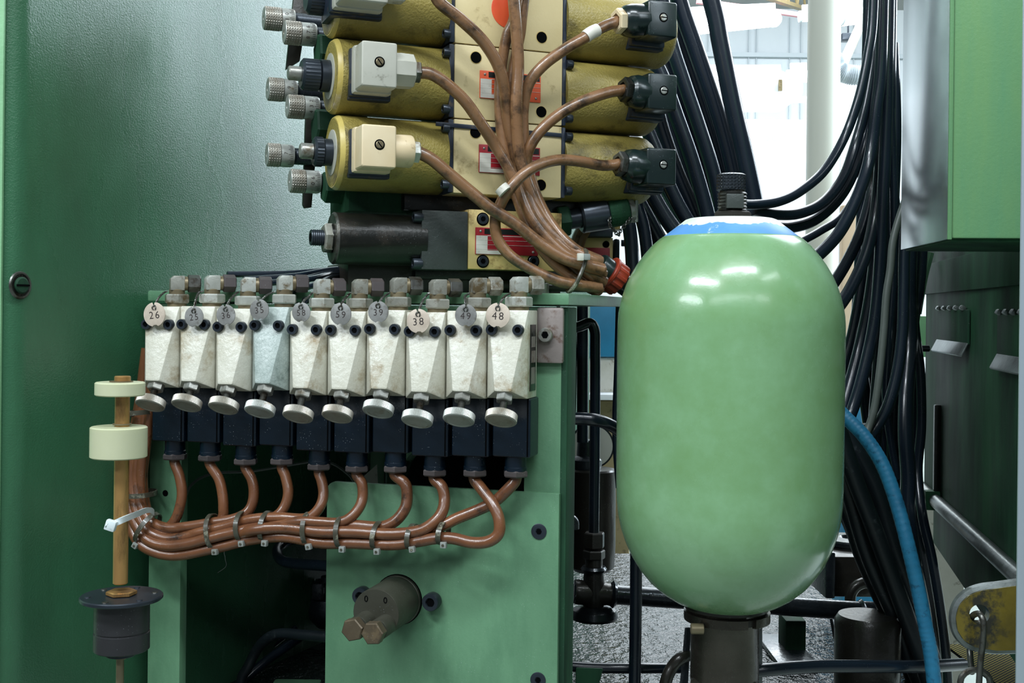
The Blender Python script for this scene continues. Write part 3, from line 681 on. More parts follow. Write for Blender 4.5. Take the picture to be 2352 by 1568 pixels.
# ---- cover plate with its screws
cp = thing('cover_plate', 'pale green cover plate bolted to the lower right of the frame', 'plate', R.at(R.hit(1000, 1500, 0.034).x, 0.034, R.hit(1000, 1560, 0.034).z))
x0 = R.hit(750, 1200, 0.034).x; x1 = R.hit(1284, 1200, 0.034).x; z1 = R.hit(1280, 1134, 0.034).z
inv = MW[cp.name].inverted() @ R.M; cr_ = 0.008
ol = [(x0, -0.9), (x1, -0.9), (x1, z1)] + [(x0 + cr_ - cr_ * math.sin(t * math.pi / 12), z1 - cr_ + cr_ * math.cos(t * math.pi / 12)) for t in range(7)]
MB().prism(ol, inv @ Matrix.Translation((0, 0.040, 0)) @ FACE, 0.006, 0.0008).build('plate', frame_green, cp)
def rw(px, py, off): h = R.hit(px, py, off); return R.w(h.x, off, h.z)
for (px, py) in ((1238, 1220), (1236, 1561)):
    q = MB().lathe([(0.0068, 0), (0.0068, 0.0007), (0.0064, 0.0009), (0.0028, 0.0009), (0.0026, 0.0004), (0, 0.0004)], rw(px, py, 0.034), -R.n, 28).build('countersunk_screw', bolt_black, cp, world=True)
    MB().lathe([(0.0024, 0.0), (0.0024, 0.0011)], rw(px, py, 0.034), -R.n, 6).build('hex_socket', bolt_in, q, world=True)
# ---- port block: round boss with two hex plugs
pb = thing('port_cylinder', 'dull bronze round boss with two hexagon plugs on the cover plate', 'fitting', R.at(R.hit(905, 1380, 0.034).x, 0.034, R.hit(905, 1380, 0.034).z))
c_in = rw(920, 1372, 0.034); c_out = rw(884, 1424, -0.014)
dax = -R.n
c_in = rw(915, 1376, 0.034); L0 = 0.052
c_out = c_in + dax * L0
MB().lathe([(0.0218, 0), (0.0218, 0.004), (0.0211, 0.0045), (0.0211, L0 - 0.001), (0.0205, L0), (0, L0)], c_in, dax, 48).build('boss', taupe, pb, world=True)
MB().lathe([(0.0226, 0), (0.0226, 0.0006), (0.0215, 0.0007)], c_in, dax, 40).build('boss_joint', bolt_in, pb, world=True)
for (dx, dz, rt) in ((-0.0086, -0.007, 0.25), (0.0092, -0.0085, 0.1)):
    a = c_out + R.u * dx + Vector((0, 0, dz)) - dax * 0.004
    s = MB().lathe([(0.0088, 0), (0.0088, 0.022), (0.0082, 0.023)], a, dax, 28).build('plug_stem', taupe, pb, world=True)
    MB().lathe([(0.0076, 0), (0.0076, 0.003)], a + dax * 0.022, dax, 24).build('sealing_ring', steel_dk, s, world=True)
    MB().hexp(a + dax * 0.025, a + dax * 0.035, 0.0098, rt).build('hex_plug', bronze, s, world=True)
for dx in (-0.0090, 0.0085):
    w = c_out + R.u * dx + Vector((0, 0, 0.0118)) + dax * 0.0004
    M = MW[pb.name].inverted() @ Matrix.Translation(w) @ Matrix.Rotation(aR, 4, 'Z') @ FACE
    text(pb, '0', 0.0075, M, bolt_in, 'port_mark', ext=0.0001)
for (px, py) in ((836, 1364), (996, 1378)):
    a, b_ = MB(), MB(); sock(a, b_, rw(px, py, 0.034), -R.n, 0.0078, 0.010)
    s = a.build('socket_screw', bolt_black if px > 900 else bolt_black, cp, world=True); b_.build('hex_socket', bolt_in, s, world=True)

# ---- ten brown cables under the glands
def rp(l): return [rw(*p) if len(p) == 3 else rw(p[0], p[1], 0.006) for p in l]
RC = 0.0047
end_l = [(330, 1215), (312, 1170), (306, 1110), (312, 1050), (322, 960), (334, 850), (340, 800)]
def tail(dx, dy, off): return [(x + dx, y + dy, off) for x, y in end_l]
g0 = []
for (v, cxn, cy, zg, xc), z_ in zip(VALVES, zo):
    g0.append((R.w(xc + cxn, cy, zb + z_ + zg + 0.004), R.w(xc + cxn, cy - 0.0005, zb + z_ + zg - 0.003)))
CP = [
 [(412, 1092, .018), (418, 1130, .016), (414, 1160, .014), (403, 1192, .013), (385, 1210, .013), (350, 1208, .014)] + [(x + 22, y - 14, .018) for x, y in end_l[1:]],
 [(503, 1100, .018), (511, 1135, .016), (513, 1165, .014), (510, 1190, .014), (485, 1208, .014), (440, 1218, .014), (395, 1219, .012), (352, 1202, .012), (330, 1168, .013), (323, 1110, .013), (327, 1050, .013), (333, 960, .02), (338, 850, .02), (342, 800, .02)],
 [(578, 1100, .018), (583, 1130, .016), (578, 1160, .013), (562, 1180, .010), (530, 1193, .008), (486, 1200, .006), (430, 1209, .006), (385, 1212, .006), (345, 1196, .008), (320, 1160, .009), (312, 1110, .012), (316, 1050, .014), (325, 960, .02), (336, 850, .02), (340, 800, .02)],
 [(656, 1095, .018), (662, 1130, .015), (655, 1160, .012), (637, 1183, .009), (605, 1196, .010), (560, 1201, .012), (510, 1205, .012), (450, 1224, .008), (392, 1232, .006), (345, 1217, .006), (318, 1180, .008), (306, 1120, .012), (310, 1050, .014), (320, 960, .02), (332, 850, .02), (338, 800, .02)],
 [(739, 1105, .018), (743, 1135, .015), (735, 1163, .010), (715, 1185, .006), (690, 1191, .005), (640, 1188, .004), (579, 1192, .004), (520, 1208, .004), (467, 1220, .003), (410, 1235, .003), (370, 1234, .003), (335, 1214, .004), (312, 1175, .006), (303, 1120, .010), (306, 1050, .014), (318, 960, .02), (330, 850, .02), (336, 800, .02)],
 [(831, 1110, .018), (833, 1140, .016), (825, 1165, .012), (805, 1188, .007), (778, 1200, .004), (736, 1199, .001), (690, 1197, .000), (640, 1204, .003), (579, 1208, .006), (520, 1222, .008), (460, 1238, .008), (402, 1250, .008), (350, 1240, .008), (318, 1210, .010), (300, 1160, .014), (298, 1100, .018), (308, 1020, .022), (326, 900, .024), (336, 800, .024)],
 [(931, 1112, .018), (935, 1145, .016), (928, 1172, .013), (905, 1198, .010), (870, 1210, .009), (809, 1206, .009), (736, 1210, .009), (654, 1205, .008), (579, 1214, .000), (520, 1226, -.001), (476, 1237, -.002), (430, 1249, -.002), (385, 1253, -.001), (345, 1243, .000), (318, 1215, .003), (302, 1175, .006), (296, 1110, .012), (304, 1040, .018), (322, 940, .022), (334, 820, .022)],
 [(1015, 1118, .016), (1021, 1148, .013), (1014, 1178, .008), (992, 1203, .003), (960, 1219, .001), (899, 1226, .000), (809, 1221, .000), (736, 1221, -.001), (654, 1212, -.001), (579, 1217, -.004), (520, 1240, .010), (476, 1252, .010), (402, 1265, .010), (345, 1255, .010), (312, 1225, .014), (296, 1180, .018), (292, 1110, .022), (300, 1030, .026), (320, 930, .028), (334, 820, .028)],
 [(1108, 1125, .014), (1132, 1158, .008), (1146, 1192, .004), (1145, 1225, .002), (1122, 1243, .001), (1085, 1246, .001), (1040, 1236, .001), (1000, 1236, .001), (953, 1244, .001), (899, 1250, .001), (809, 1247, .002), (736, 1246, .002), (654, 1232, .002), (579, 1238, .002), (520, 1252, .002), (476, 1262, .001), (402, 1275, .001), (345, 1263, .001), (312, 1235, .003), (300, 1190, .010), (296, 1130, .020), (304, 1030, .028), (324, 930, .030), (336, 820, .030)],
 [(1168, 1122, .018), (1135, 1152, .018), (1095, 1172, .016), (1050, 1190, .012), (1012, 1209, .008), (975, 1221, .010), (930, 1234, .012), (880, 1238, .012), (809, 1236, .012), (736, 1234, .012), (654, 1224, .012), (579, 1230, .012), (520, 1246, .014), (476, 1254, .018), (402, 1264, .018), (345, 1250, .018), (316, 1220, .022), (305, 1170, .026), (302, 1110, .030), (308, 1030, .034), (326, 930, .036), (336, 820, .036)],
]
clab = ['brown cable from the leftmost valve curving into the bundle', 'brown cable from the second valve dropping into the bundle',
 'brown cable from the third valve curving left into the bundle', 'brown cable from the grey valve curving left into the bundle',
 'brown cable joining the bundle over the beige post', 'brown cable joining the bundle at the corner of the cover plate',
 'brown cable above the bronze boss bending left onto the bundle', 'third brown cable from the right forming the bundle middle strand',
 'brown cable looping wide right then along the bundle bottom', 'brown cable from the rightmost valve crossing behind the looping cable']
for i in range(10):
    pts = list(g0[i]) + rp(CP[i])
    tag(MB().tube(pts, RC * (1.08 if i > 5 else 1.0), 14, n=7).build('valve_cable', brown), clab[i], 'cable', 'brown cables under the row of valves')
# ---- dark cable ties
def tie(top, bot, head, off, depth, m1, m2, label, tilt=0.0, wd=0.0022, group='cable ties round the lower cable bundle', hs_=0.0052, hoff=-0.008):
    a = rw(*top, off); b_ = rw(*bot, off); c = (a + b_) / 2 + R.n * 0.003; v = (a - b_) / 2
    t = thing('cable_tie', label, 'cable tie', b_, group)
    L2 = v.length; vd = v.normalized(); tang = vd.cross(R.n).normalized()
    pts = [c + vd * (L2 + 0.0012) * math.cos(k * math.pi / 12) - R.n * depth * math.sin(k * math.pi / 12) * (1.0) for k in range(24)]
    bmx = MB(); b = bmesh.new(); rings = []
    for k, p in enumerate(pts):
        rad = (p - c).normalized()
        rings.append([b.verts.new(p + tang * x + rad * y) for x, y in ((-wd, 0), (wd, 0), (wd, 0.0011), (-wd, 0.0011))])
    for k in range(24):
        A, B = rings[k], rings[(k + 1) % 24]
        for j in range(4): b.faces.new((A[j], A[(j+1) % 4], B[(j+1) % 4], B[j]))
    bmesh.ops.recalc_face_normals(b, faces=b.faces); bmx._merge(b)
    bmx.build('strap', m1, t, world=True)
    hp = rw(*head, off + hoff)
    hb = MB().box(hp, (hs_, hs_ * 0.9, hs_), 0.0007, Matrix.Rotation(aR, 4, 'Z') @ Matrix.Rotation(tilt, 4, 'Y')).build('lock_head', m2, t, world=True)
    MB().cyl(hp - R.n * hs_ * 0.4, hp - R.n * hs_ * 0.56, hs_ * 0.22, 12).build('pawl_dimple', m1, hb, world=True)
ties = [((482, 1186), (494, 1262), (494, 1267), 'one with its head left of the dark opening middle'), ((553, 1180), (556, 1240), (555, 1248), ''),
        ((612, 1180), (607, 1240), (608, 1247), ''), ((706, 1182), (707, 1248), (709, 1255), ''), ((781, 1192), (784, 1256), (786, 1261), ''),
        ((868, 1204), (863, 1258), (866, 1266), ''), ((946, 1210), (943, 1257), (947, 1261), ''), ((1017, 1204), (1014, 1246), (1019, 1251), '')]
tw = ['leftmost tie on the straight run, under the second valve', 'tie on the brown bundle under the third valve', 'tie on the brown bundle under the grey valve',
      'tie left of the cover plate edge, by the beige post', 'tie on the bundle just inside the cover plate edge', 'tie on the bundle straight above the bronze boss',
      'tie on the bundle right of the bronze boss', 'rightmost tie, where the last two cables join']
for (a, b_, c, _), w in zip(ties, tw):
    tie(a, b_, c, 0.004, 0.0135, tie_dark, tie_head, 'dark nylon ' + w, tilt=random.uniform(-0.2, 0.2))
tie((352, 1184), (318, 1244), (311, 1252), 0.005, 0.015, tie_dark, tie_head, 'dark nylon tie on the bend below the white tie', 0.5)
tie((343, 1135), (294, 1133), (290, 1135), 0.012, 0.018, tie_dark, nut_brown, 'dark nylon tie high on the upright cables beside the brass rod', 0.0)
tie((343, 945), (300, 948), (300, 950), 0.016, 0.016, tie_dark, nut_brown, 'dark nylon tie half hidden behind the nylon rings', 0.0)
# ================================================================== THE STACK OF SOLENOID VALVES
aS = math.radians(21.6)
SO = P(1166, 714, 1.15); S = Frame((SO.x, 1.15, 1.2), aS)
zA = S.hit(1166, 111).z; zB = S.hit(1166, 281).z; zC = S.hit(1166, 450).z; PZ = (zA - zC) / 2
def sx_(px, off=0.0, py=300): return S.hit(px, py, off).x
def sp(px, py, off): h = S.hit(px, py, off); return S.w(h.x, off, h.z)
x0p, x1p = sx_(1043), sx_(1290)
RB = 0.0355; OB = 0.030
def text_on(par, body, size, w, ang, m, name, rot=0.0):
    M = MW[par.name].inverted() @ Matrix.Translation(w) @ Matrix.Rotation(ang, 4, 'Z') @ FACE @ Matrix.Rotation(rot, 4, 'Z')
    return text(par, body, size, M, m, name, ext=0.0001)
def nameplate(par, x0, x1, z0, z1, off, pr, cut=None):
    # riveted plate with a white table
    M = MW[par.name].inverted() @ S.M
    def bx(a, b_, nm, m, p_, bev=0.0):
        mb = MB().box2(a, b_, bev); bmesh.ops.transform(mb.bm, matrix=MW[p_.name].inverted() @ S.M, verts=mb.bm.verts); return mb.build(nm, m, p_)
    w = x1 - x0; h = z1 - z0
    pl = bx((x0, off - 0.0012, z0), (x1, off, z1), 'nameplate', pr, par, 0.0005)
    t = 0.0002
    def sub(fx0, fx1, fz0, fz1, m, nm='print_field', lift=1): bx((x0 + w*fx0, off - 0.0012 - t*lift, z0 + h*fz0), (x0 + w*fx1, off - 0.0011, z0 + h*fz1), nm, m, pl)
    sub(0.01, 0.19, 0.02, 0.70, print_white)
    sub(0.19, 0.55, 0.02, 0.16, print_white)
    for k in range(1, 4): sub(0.01, 0.99 if k < 3 else 0.55, 0.70 - 0.17*k, 0.709 - 0.17*k, pr if False else print_white, 'rule_line', 1.5)
    sub(0.19, 0.99, 0.69, 0.71, print_white, 'rule_line')
    sub(0.14, 0.98, 0.76, 0.96, print_black, 'blackout_field')
    for fx, fz in ((0.08, 0.86), (0.92, 0.14)):
        p_ = S.w(x0 + w*fx, off - 0.001, z0 + h*fz)
        MB().lathe([(0.0013, 0), (0.0012, 0.0006), (0.0006, 0.0011), (0, 0.0012)], p_, -S.n, 12).build('rivet', steel, pl, world=True)
def connector(par, px0, px1, py0, py1, off, dep, m, screw_px, left=True, ref=None):
    # DIN plug: rounded cube, gasket, screw, neck and gland
    a = S.hit(px0, (py0+py1)/2, off); b_ = S.hit(px1, (py0+py1)/2, off)
    zt_ = S.hit((px0+px1)/2, py0, off).z; zb_ = S.hit((px0+px1)/2, py1, off).z
    M = MW[par.name].inverted() @ S.M
    def put(mb, nm, mm, p_=None):
        p_ = p_ or par
        bmesh.ops.transform(mb.bm, matrix=MW[p_.name].inverted() @ S.M, verts=mb.bm.verts); return mb.build(nm, mm, p_)
    x0, x1 = a.x, b_.x; zc = (zt_ + zb_) / 2; hz = (zt_ - zb_) / 2
    body = put(MB().box2((x0, off, zb_), (x1, off + dep, zt_), 0.0028, 3), 'plug', m)
    if left:
        put(MB().box2((x0 - 0.001, off + dep - 0.012, zb_ - 0.002), (x1 + 0.002, off + dep + 0.001, zt_ + 0.001), 0.003), 'plug_skirt', m)
    g = put(MB().box2((x0 - 0.002, off + dep, zb_ - 0.003), (x1 + 0.004, off + dep + 0.009, zt_ + 0.0005), 0.002), 'gasket', gasket)
    put(MB().box2((x0 - 0.001, off + dep + 0.006, zb_ - 0.005), (x1 + 0.006, OB + 0.004, zt_ - 0.001), 0.002), 'terminal_base', gasket)
    sp_ = S.hit(screw_px[0], screw_px[1], off)
    sc_ = MB().lathe([(0.0048, 0.0), (0.0048, 0.0002), (0.0041, 0.0003)], S.w(sp_.x, off, sp_.z), -S.n, 22).build('screw_recess', bolt_in, par, world=True)
    s2 = MB().lathe([(0.0036, 0), (0.0036, 0.0005), (0.0030, 0.0010), (0, 0.0011)], S.w(sp_.x, off, sp_.z), -S.n, 20).build('screw', brass_dk if left else steel, sc_, world=True)
    MB().box(S.w(sp_.x, off - 0.0010, sp_.z), (0.0064, 0.0005, 0.0009), 0, Matrix.Rotation(aS, 4, 'Z') @ Matrix.Rotation(0.9 if left else 0.4 - hz * 20, 4, 'Y')).build('slot', bolt_in, s2, world=True)
    return x0, x1, zc, hz
def make_coil(v, xa, xb, z, endcap=True):
    Mi = MW[v.name].inverted()
    def cy(prof, x, d, nm, m, seg=56, par=v):
        return MB().lathe(prof, S.w(x, OB, z), S.u * d, seg).build(nm, m, par, world=True)
    L = abs(xb - xa); d = -1 if xb < xa else 1
    if d < 0:
        c = cy([(RB*0.985, 0), (RB, 0.001), (RB, L - 0.0045)], xa, d, 'coil', olive)
        r_ = cy([(RB, 0), (RB*0.985, 0.002), (RB*0.935, 0.0045), (RB*0.92, 0.0045)], xa + d*(L - 0.0045), d, 'coil_rim', olive_edge)
        cy([(RB*0.905, 0), (RB*0.905, 0.0003), (RB*0.63, 0.0004), (RB*0.62, 0.0004)], xa + d*L, d, 'coil_face', olive, par=c)
        cy([(RB*0.61, 0), (RB*0.61, 0.001), (RB*0.56, 0.0014), (RB*0.40, 0.0014)], xa + d*L, d, 'end_ring', tag_grey if False else plug_grey, par=c)
    else:
        cy([(RB*0.985, 0), (RB, 0.001), (RB, L - 0.014), (RB*0.97, L - 0.008), (RB*0.88, L - 0.003), (RB*0.72, L), (0, L)], xa, d, 'coil', olive)
    # hex bolts at the joint plate corners
    for zz in (z + 0.026, z - 0.028):
        p_ = S.w(xa + d * 0.0, 0.000, zz)
        a, b_ = MB(), MB(); sock(a, b_, p_, S.u * d, 0.0045, 0.0065)
        s = a.build('flange_bolt', bolt_black, v, world=True); b_.build('hex_socket', bolt_in, s, world=True)
labs = ['topmost yellow double solenoid valve, cut by the frame, with a round red sticker',
        'middle yellow double solenoid valve with grey plug and long black knob',
        'lowest yellow double solenoid valve with cream plug, above the dark valve']
STK = []
for i in range(3):
    ztop = zA + PZ * (1 - i); zbot = ztop - PZ; zm = (ztop + zbot) / 2
    v = thing('directional_valve', labs[i], 'valve', S.at(0, 0, zbot), 'stacked yellow solenoid valves'); STK.append(v)
    M = MW[v.name].inverted() @ S.M
    def bx(a, b_, nm, m, p_=v, bev=0.0008):
        mb = MB().box2(a, b_, bev); bmesh.ops.transform(mb.bm, matrix=MW[p_.name].inverted() @ S.M, verts=mb.bm.verts); return mb.build(nm, m, p_)
    pl = bx((x0p, 0, zbot + 0.0006), (x1p, 0.055, ztop - 0.0006), 'body', cream)
    for (a, b_) in ((x0p - 0.0055, x0p - 0.0004), (x1p + 0.0004, x1p + 0.0045)):
        bx((a, 0.0005, zbot + 0.001), (b_, 0.056, ztop - 0.001), 'joint_plate', gasket)
    xl = x0p - 0.0055; xr = x1p + 0.0045
    lend = sx_((752, 757, 764)[i], OB)
    make_coil(v, xl, lend, zm); make_coil(v, xr, sx_((1530, 1500, 1490)[i] - 4, OB), zm)
    # mounting holes
    hl = [((1244, 86),), ((1093, 132), (1243, 257)), ((1092, 304), (1242, 425))][i]
    for px, py in hl:
        h = S.hit(px, py, 0)
        MB().lathe([(0.0062, 0.0001), (0.0062, 0.0002), (0.0056, 0.00025)], S.w(h.x, 0, h.z), -S.n, 26).build('hole_rim', creamd, v, world=True)
        MB().lathe([(0.0055, 0.0001), (0.0055, 0.0005)], S.w(h.x, 0, h.z), -S.n, 26).build('bolt_hole', bolt_in, v, world=True)
    if i:
        y0, y1 = ((161, 225), (331, 396))[i-1]
        hA = S.hit(1100, (y0 + y1) / 2, 0); 
        nameplate(v, sx_(1100), sx_(1240), S.hit(1100, y1 + 0, 0).z, S.hit(1100, y0, 0).z, 0.0, print_orange if i == 1 else print_red)
    else:
        h = S.hit(1170, 22, 0); MB().lathe([(0.0188, 0.0), (0.0188, 0.0005), (0.018, 0.0007)], S.w(h.x, 0, h.z), -S.n, 40).build('round_sticker', red_orange, v, world=True)
    # left plug
    lp = [(785, 893, -112, 3, (840, -54)), (831, 913, 95, 200, (872, 142)), (831, 911, 286, 385, (872, 332))][i]
    mm = (plug_grey, plug_grey, plug_cream)[i]
    X0, X1, zc, hz = connector(v, lp[0], lp[1], lp[2], lp[3], -0.046, 0.036, mm, lp[4])
    oc = -0.030
    n0 = S.w(X1 - 0.003, oc, zc - 0.001)
    if i == 2:
        MB().lathe([(0.0145, 0), (0.0150, 0.012), (0.0150, 0.020), (0.0143, 0.0215)], n0, S.u, 30).build('plug_neck', mm, v, world=True)
    else:
        MB().lathe([(0.0158, 0), (0.0165, 0.010), (0.0160, 0.021), (0.015, 0.022)], n0, S.u, 8, rot=0.39).build('plug_neck', mm, v, world=True)
    MB().hexp(n0 + S.u * 0.0215, n0 + S.u * 0.0285, 0.0108, 0.2).build('gland_nut', steel_dk if i == 1 else fit_bright, v, world=True)
    STK[i].__setitem__('gx', 0); LG_ = n0 + S.u * 0.028
    if i == 0: LG0 = LG_
    elif i == 1: LG1 = LG_
    else: LG2 = LG_
    # right plug
    rpq = [(1490, 1556, 2, 84, (1524, 40)), (1490, 1556, 169, 252, (1525, 208)), (1487, 1554, 340, 424, (1524, 378))][i]
    X0, X1, zc, hz = connector(v, rpq[0], rpq[1], rpq[2], rpq[3], -0.044, 0.032, plug_black, rpq[4], left=False)
    gpx = [(1425, 48), (1440, 207), (1428, 377)][i]
    gc = S.hit(gpx[0], gpx[1], -0.030); gw = S.w(gc.x, -0.030, gc.z)
    n1 = S.w(X0 + 0.002, -0.028, zc + 0.0)
    dv = (gw - n1).normalized(); Ln = (gw - n1).length
    MB().lathe([(0.0165, 0), (0.0168, Ln * 0.5), (0.0150, Ln * 0.8), (0.0118, Ln * 0.92)], n1, dv, 28).build('plug_neck', plug_black, v, world=True)
    nm = (plug_cream, black_steel, steel_dk)[i]
    MB().lathe([(0.0120, 0), (0.0125, 0.001), (0.0125, 0.0065), (0.011, 0.0075), (0.0075, 0.0075), (0.007, 0.003), (0, 0.003)], n1 + dv * (Ln * 0.92), dv, 6, rot=0.3).build('gland_nut', nm, v, world=True)
    gq = n1 + dv * (Ln * 0.92 + 0.004)
    if i == 0: RG0 = gq
    elif i == 1: RG1 = gq
    else: RG2 = gq
    bx((X0 + 0.004, -0.014, S.hit(1500, rpq[3] + 9, -0.012).z), (X1 - 0.012, OB, zc + 0.012), 'terminal_base', plug_black, bev=0.003)
    # hand override knob on the left end
    xe = lend
    if i == 1:
        c = S.w(xe, OB, zm); MB().lathe([(0.0152, 0), (0.0152, 0.010)], c, -S.u, 36).build('knob_body', bolt_black, v, world=True)
        k = MB().grip(c - S.u * 0.0095, c - S.u * 0.028, 0.0150, 60, 0.0005, True, 0.0022).build('knob', bolt_black, v, world=True)
        MB().cyl(c - S.u * 0.027, c - S.u * 0.0400, 0.0068, 24, 0.0012).build('push_pin', steel, v, world=True)
    elif i == 2:
        c = S.w(xe, OB, zm); MB().lathe([(0.0128, 0), (0.0128, 0.009)], c, -S.u, 36).build('knob_body', bolt_black, v, world=True)
        k = MB().grip(c - S.u * 0.0085, c - S.u * 0.0185, 0.0142, 56, 0.0006, True, 0.0018).build('knob', bolt_black, v, world=True)
        MB().cyl(c - S.u * 0.018, c - S.u * 0.0310, 0.0075, 24, 0.0012).build('push_pin', steel, v, world=True)
    else:
        c = S.w(xe, OB, zm); MB().grip(c, c - S.u * 0.022, 0.0155, 60, 0.0005, True, 0.003).build('knob', bolt_black, v, world=True)
# black strap round the plates between the middle and lowest valve
zs = S.hit(1100, 296, -0.001).z
tag(MB().hull([S.w(x, y, z) for x, zc_ in ((sx_(1000), zs + 0.002), (x1p, zs - 0.0005)) for y in (-0.0015, 0.0) for z in (zc_ - 0.002, zc_ + 0.002)], 0.0003).build('strap', gasket), 'thin grimy dark strap across the cream valve bodies', 'strap')
# subplate, column block and base behind the stack
sb = thing('valve_manifold', 'dark oily manifold block standing behind the stacked valves', 'manifold', S.at(0, 0.06, 0))
def sbx(px0, px1, py0, py1, off, th, nm, m, par=sb, bev=0.002, refx=1166):
    z1_ = S.hit(refx, py0, off).z; z0_ = S.hit(refx, py1, off).z
    mb = MB().box2((sx_(px0, off, 500), off, z0_), (sx_(px1, off, 500), off + th, z1_), bev)
    bmesh.ops.transform(mb.bm, matrix=MW[par.name].inverted() @ S.M, verts=mb.bm.verts); return mb.build(nm, m, par)
sbx(800, 1400, 440, 500, 0.045, 0.08, 'lower_block', dark_green)
sbx(928, 1440, 452, 492, 0.035, 0.05, 'sandwich_plate', black_steel)
sbx(1010, 1300, -60, 470, 0.058, 0.07, 'column', dark_green)
sbx(1300, 1445, -40, 470, 0.075, 0.06, 'column', black_steel)
sbx(800, 1290, 612, 676, 0.040, 0.09, 'base_block', iron_brown)
sbx(955, 1240, 618, 645, 0.030, 0.05, 'base_plate', black_steel)
zz = S.hit(1166, 655, 0.02).z
MB().tube([S.w(sx_(1100, 0.028, 655), 0.028, zz), S.w(sx_(1395, 0.028, 655), 0.028, zz)], 0.0055, 12, smooth=False).build('drain_pipe', iron_brown, sb, world=True)
w = R.hit(1243, 676, 0.07); tag(MB().cyl(R.w(w.x, 0.07, zr1), R.w(w.x, 0.07, zr1 + 0.0095), 0.0068, 28, 0.0006).build('round_stud', steel_dk), 'short round steel stud on the right end of the green plate', 'stud')
# ---- lower single solenoid valve
lv = thing('single_solenoid_valve', 'dark single solenoid valve with a hex nut on its left end', 'valve', S.at(0, 0, S.hit(1166, 617, 0).z))
OL = 0.022
def lbx(px0, px1, py0, py1, off, th, nm, m, bev=0.0008):
    z1_ = S.hit((px0+px1)/2, py0, off).z; z0_ = S.hit((px0+px1)/2, py1, off).z
    mb = MB().box2((sx_(px0, off, 550), off, z0_), (sx_(px1, off, 550), off + th, z1_), bev)
    bmesh.ops.transform(mb.bm, matrix=MW[lv.name].inverted() @ S.M, verts=mb.bm.verts); return mb.build(nm, m, lv)
lbx(969, 1074, 484, 619, 0.0, 0.05, 'adapter_block', grey_block, 0.0006)
lbx(1076, 1290, 485, 620, 0.0, 0.05, 'body', creamd, 0.0008)
nameplate(lv, sx_(1091, 0, 550), sx_(1235, 0, 550), S.hit(1100, 584, 0).z, S.hit(1100, 522, 0).z, 0.0, print_red)
for px, py in ((1109, 503), (1109, 600), (1225, 600)):
    h = S.hit(px, py, 0)
    a, b_ = MB(), MB(); sock(a, b_, S.w(h.x, 0.002, h.z), -S.n, 0.0052, 0.0035)
    s = a.build('socket_screw', bolt_black, lv, world=True); b_.build('hex_socket', bolt_in, s, world=True)
    MB().lathe([(0.0064, 0), (0.0064, 0.0003), (0.0054, 0.0004)], S.w(h.x, 0, h.z), -S.n, 24).build('counterbore', bolt_in, lv, world=True)
zl = S.hit(860, 550, OL).z; xa = sx_(966, OL, 550); xb = sx_(765, OL, 550); RL = 0.0245; Ll = xa - xb
cl_ = MB().lathe([(RL, 0), (RL, Ll - 0.0015), (RL - 0.0015, Ll), (0, Ll)], S.w(xa, OL, zl), -S.u, 52).build('coil', black_steel, lv, world=True)
MB().lathe([(RL + 0.0002, 0), (RL + 0.0002, 0.0008), (RL - 0.0014, 0.0026)], S.w(xb + 0.0012, OL, zl), -S.u, 52).build('end_rim', steel_dk, cl_, world=True)
MB().lathe([(0.014, 0), (0.014, 0.003)], S.w(xb, OL, zl), -S.u, 30).build('washer', black_steel, lv, world=True)
MB().hexp(S.w(xb - 0.001, OL, zl), S.w(xb - 0.0095, OL, zl), 0.0145, 0.15).build('hex_nut', fit_steel, lv, world=True)
MB().thread(S.w(xb - 0.008, OL, zl), S.w(xb - 0.0215, OL, zl), 0.0078, 0.0017, 0.0006).build('threaded_stem', bolt_black, lv, world=True)
MB().lathe([(0.0045, 0), (0.0045, 0.0004)], S.w(xb - 0.0214, OL, zl), -S.u, 6).build('hex_socket', bolt_in, lv, world=True)
for py in (498, 605):
    h = S.hit(958, py, 0.0)
    a, b_ = MB(), MB(); sock(a, b_, S.w(sx_(969, 0.004, 550), 0.004, h.z), -S.u, 0.0052, 0.009)
    s = a.build('flange_bolt', bolt_black, lv, world=True); b_.build('hex_socket', bolt_in, s, world=True)

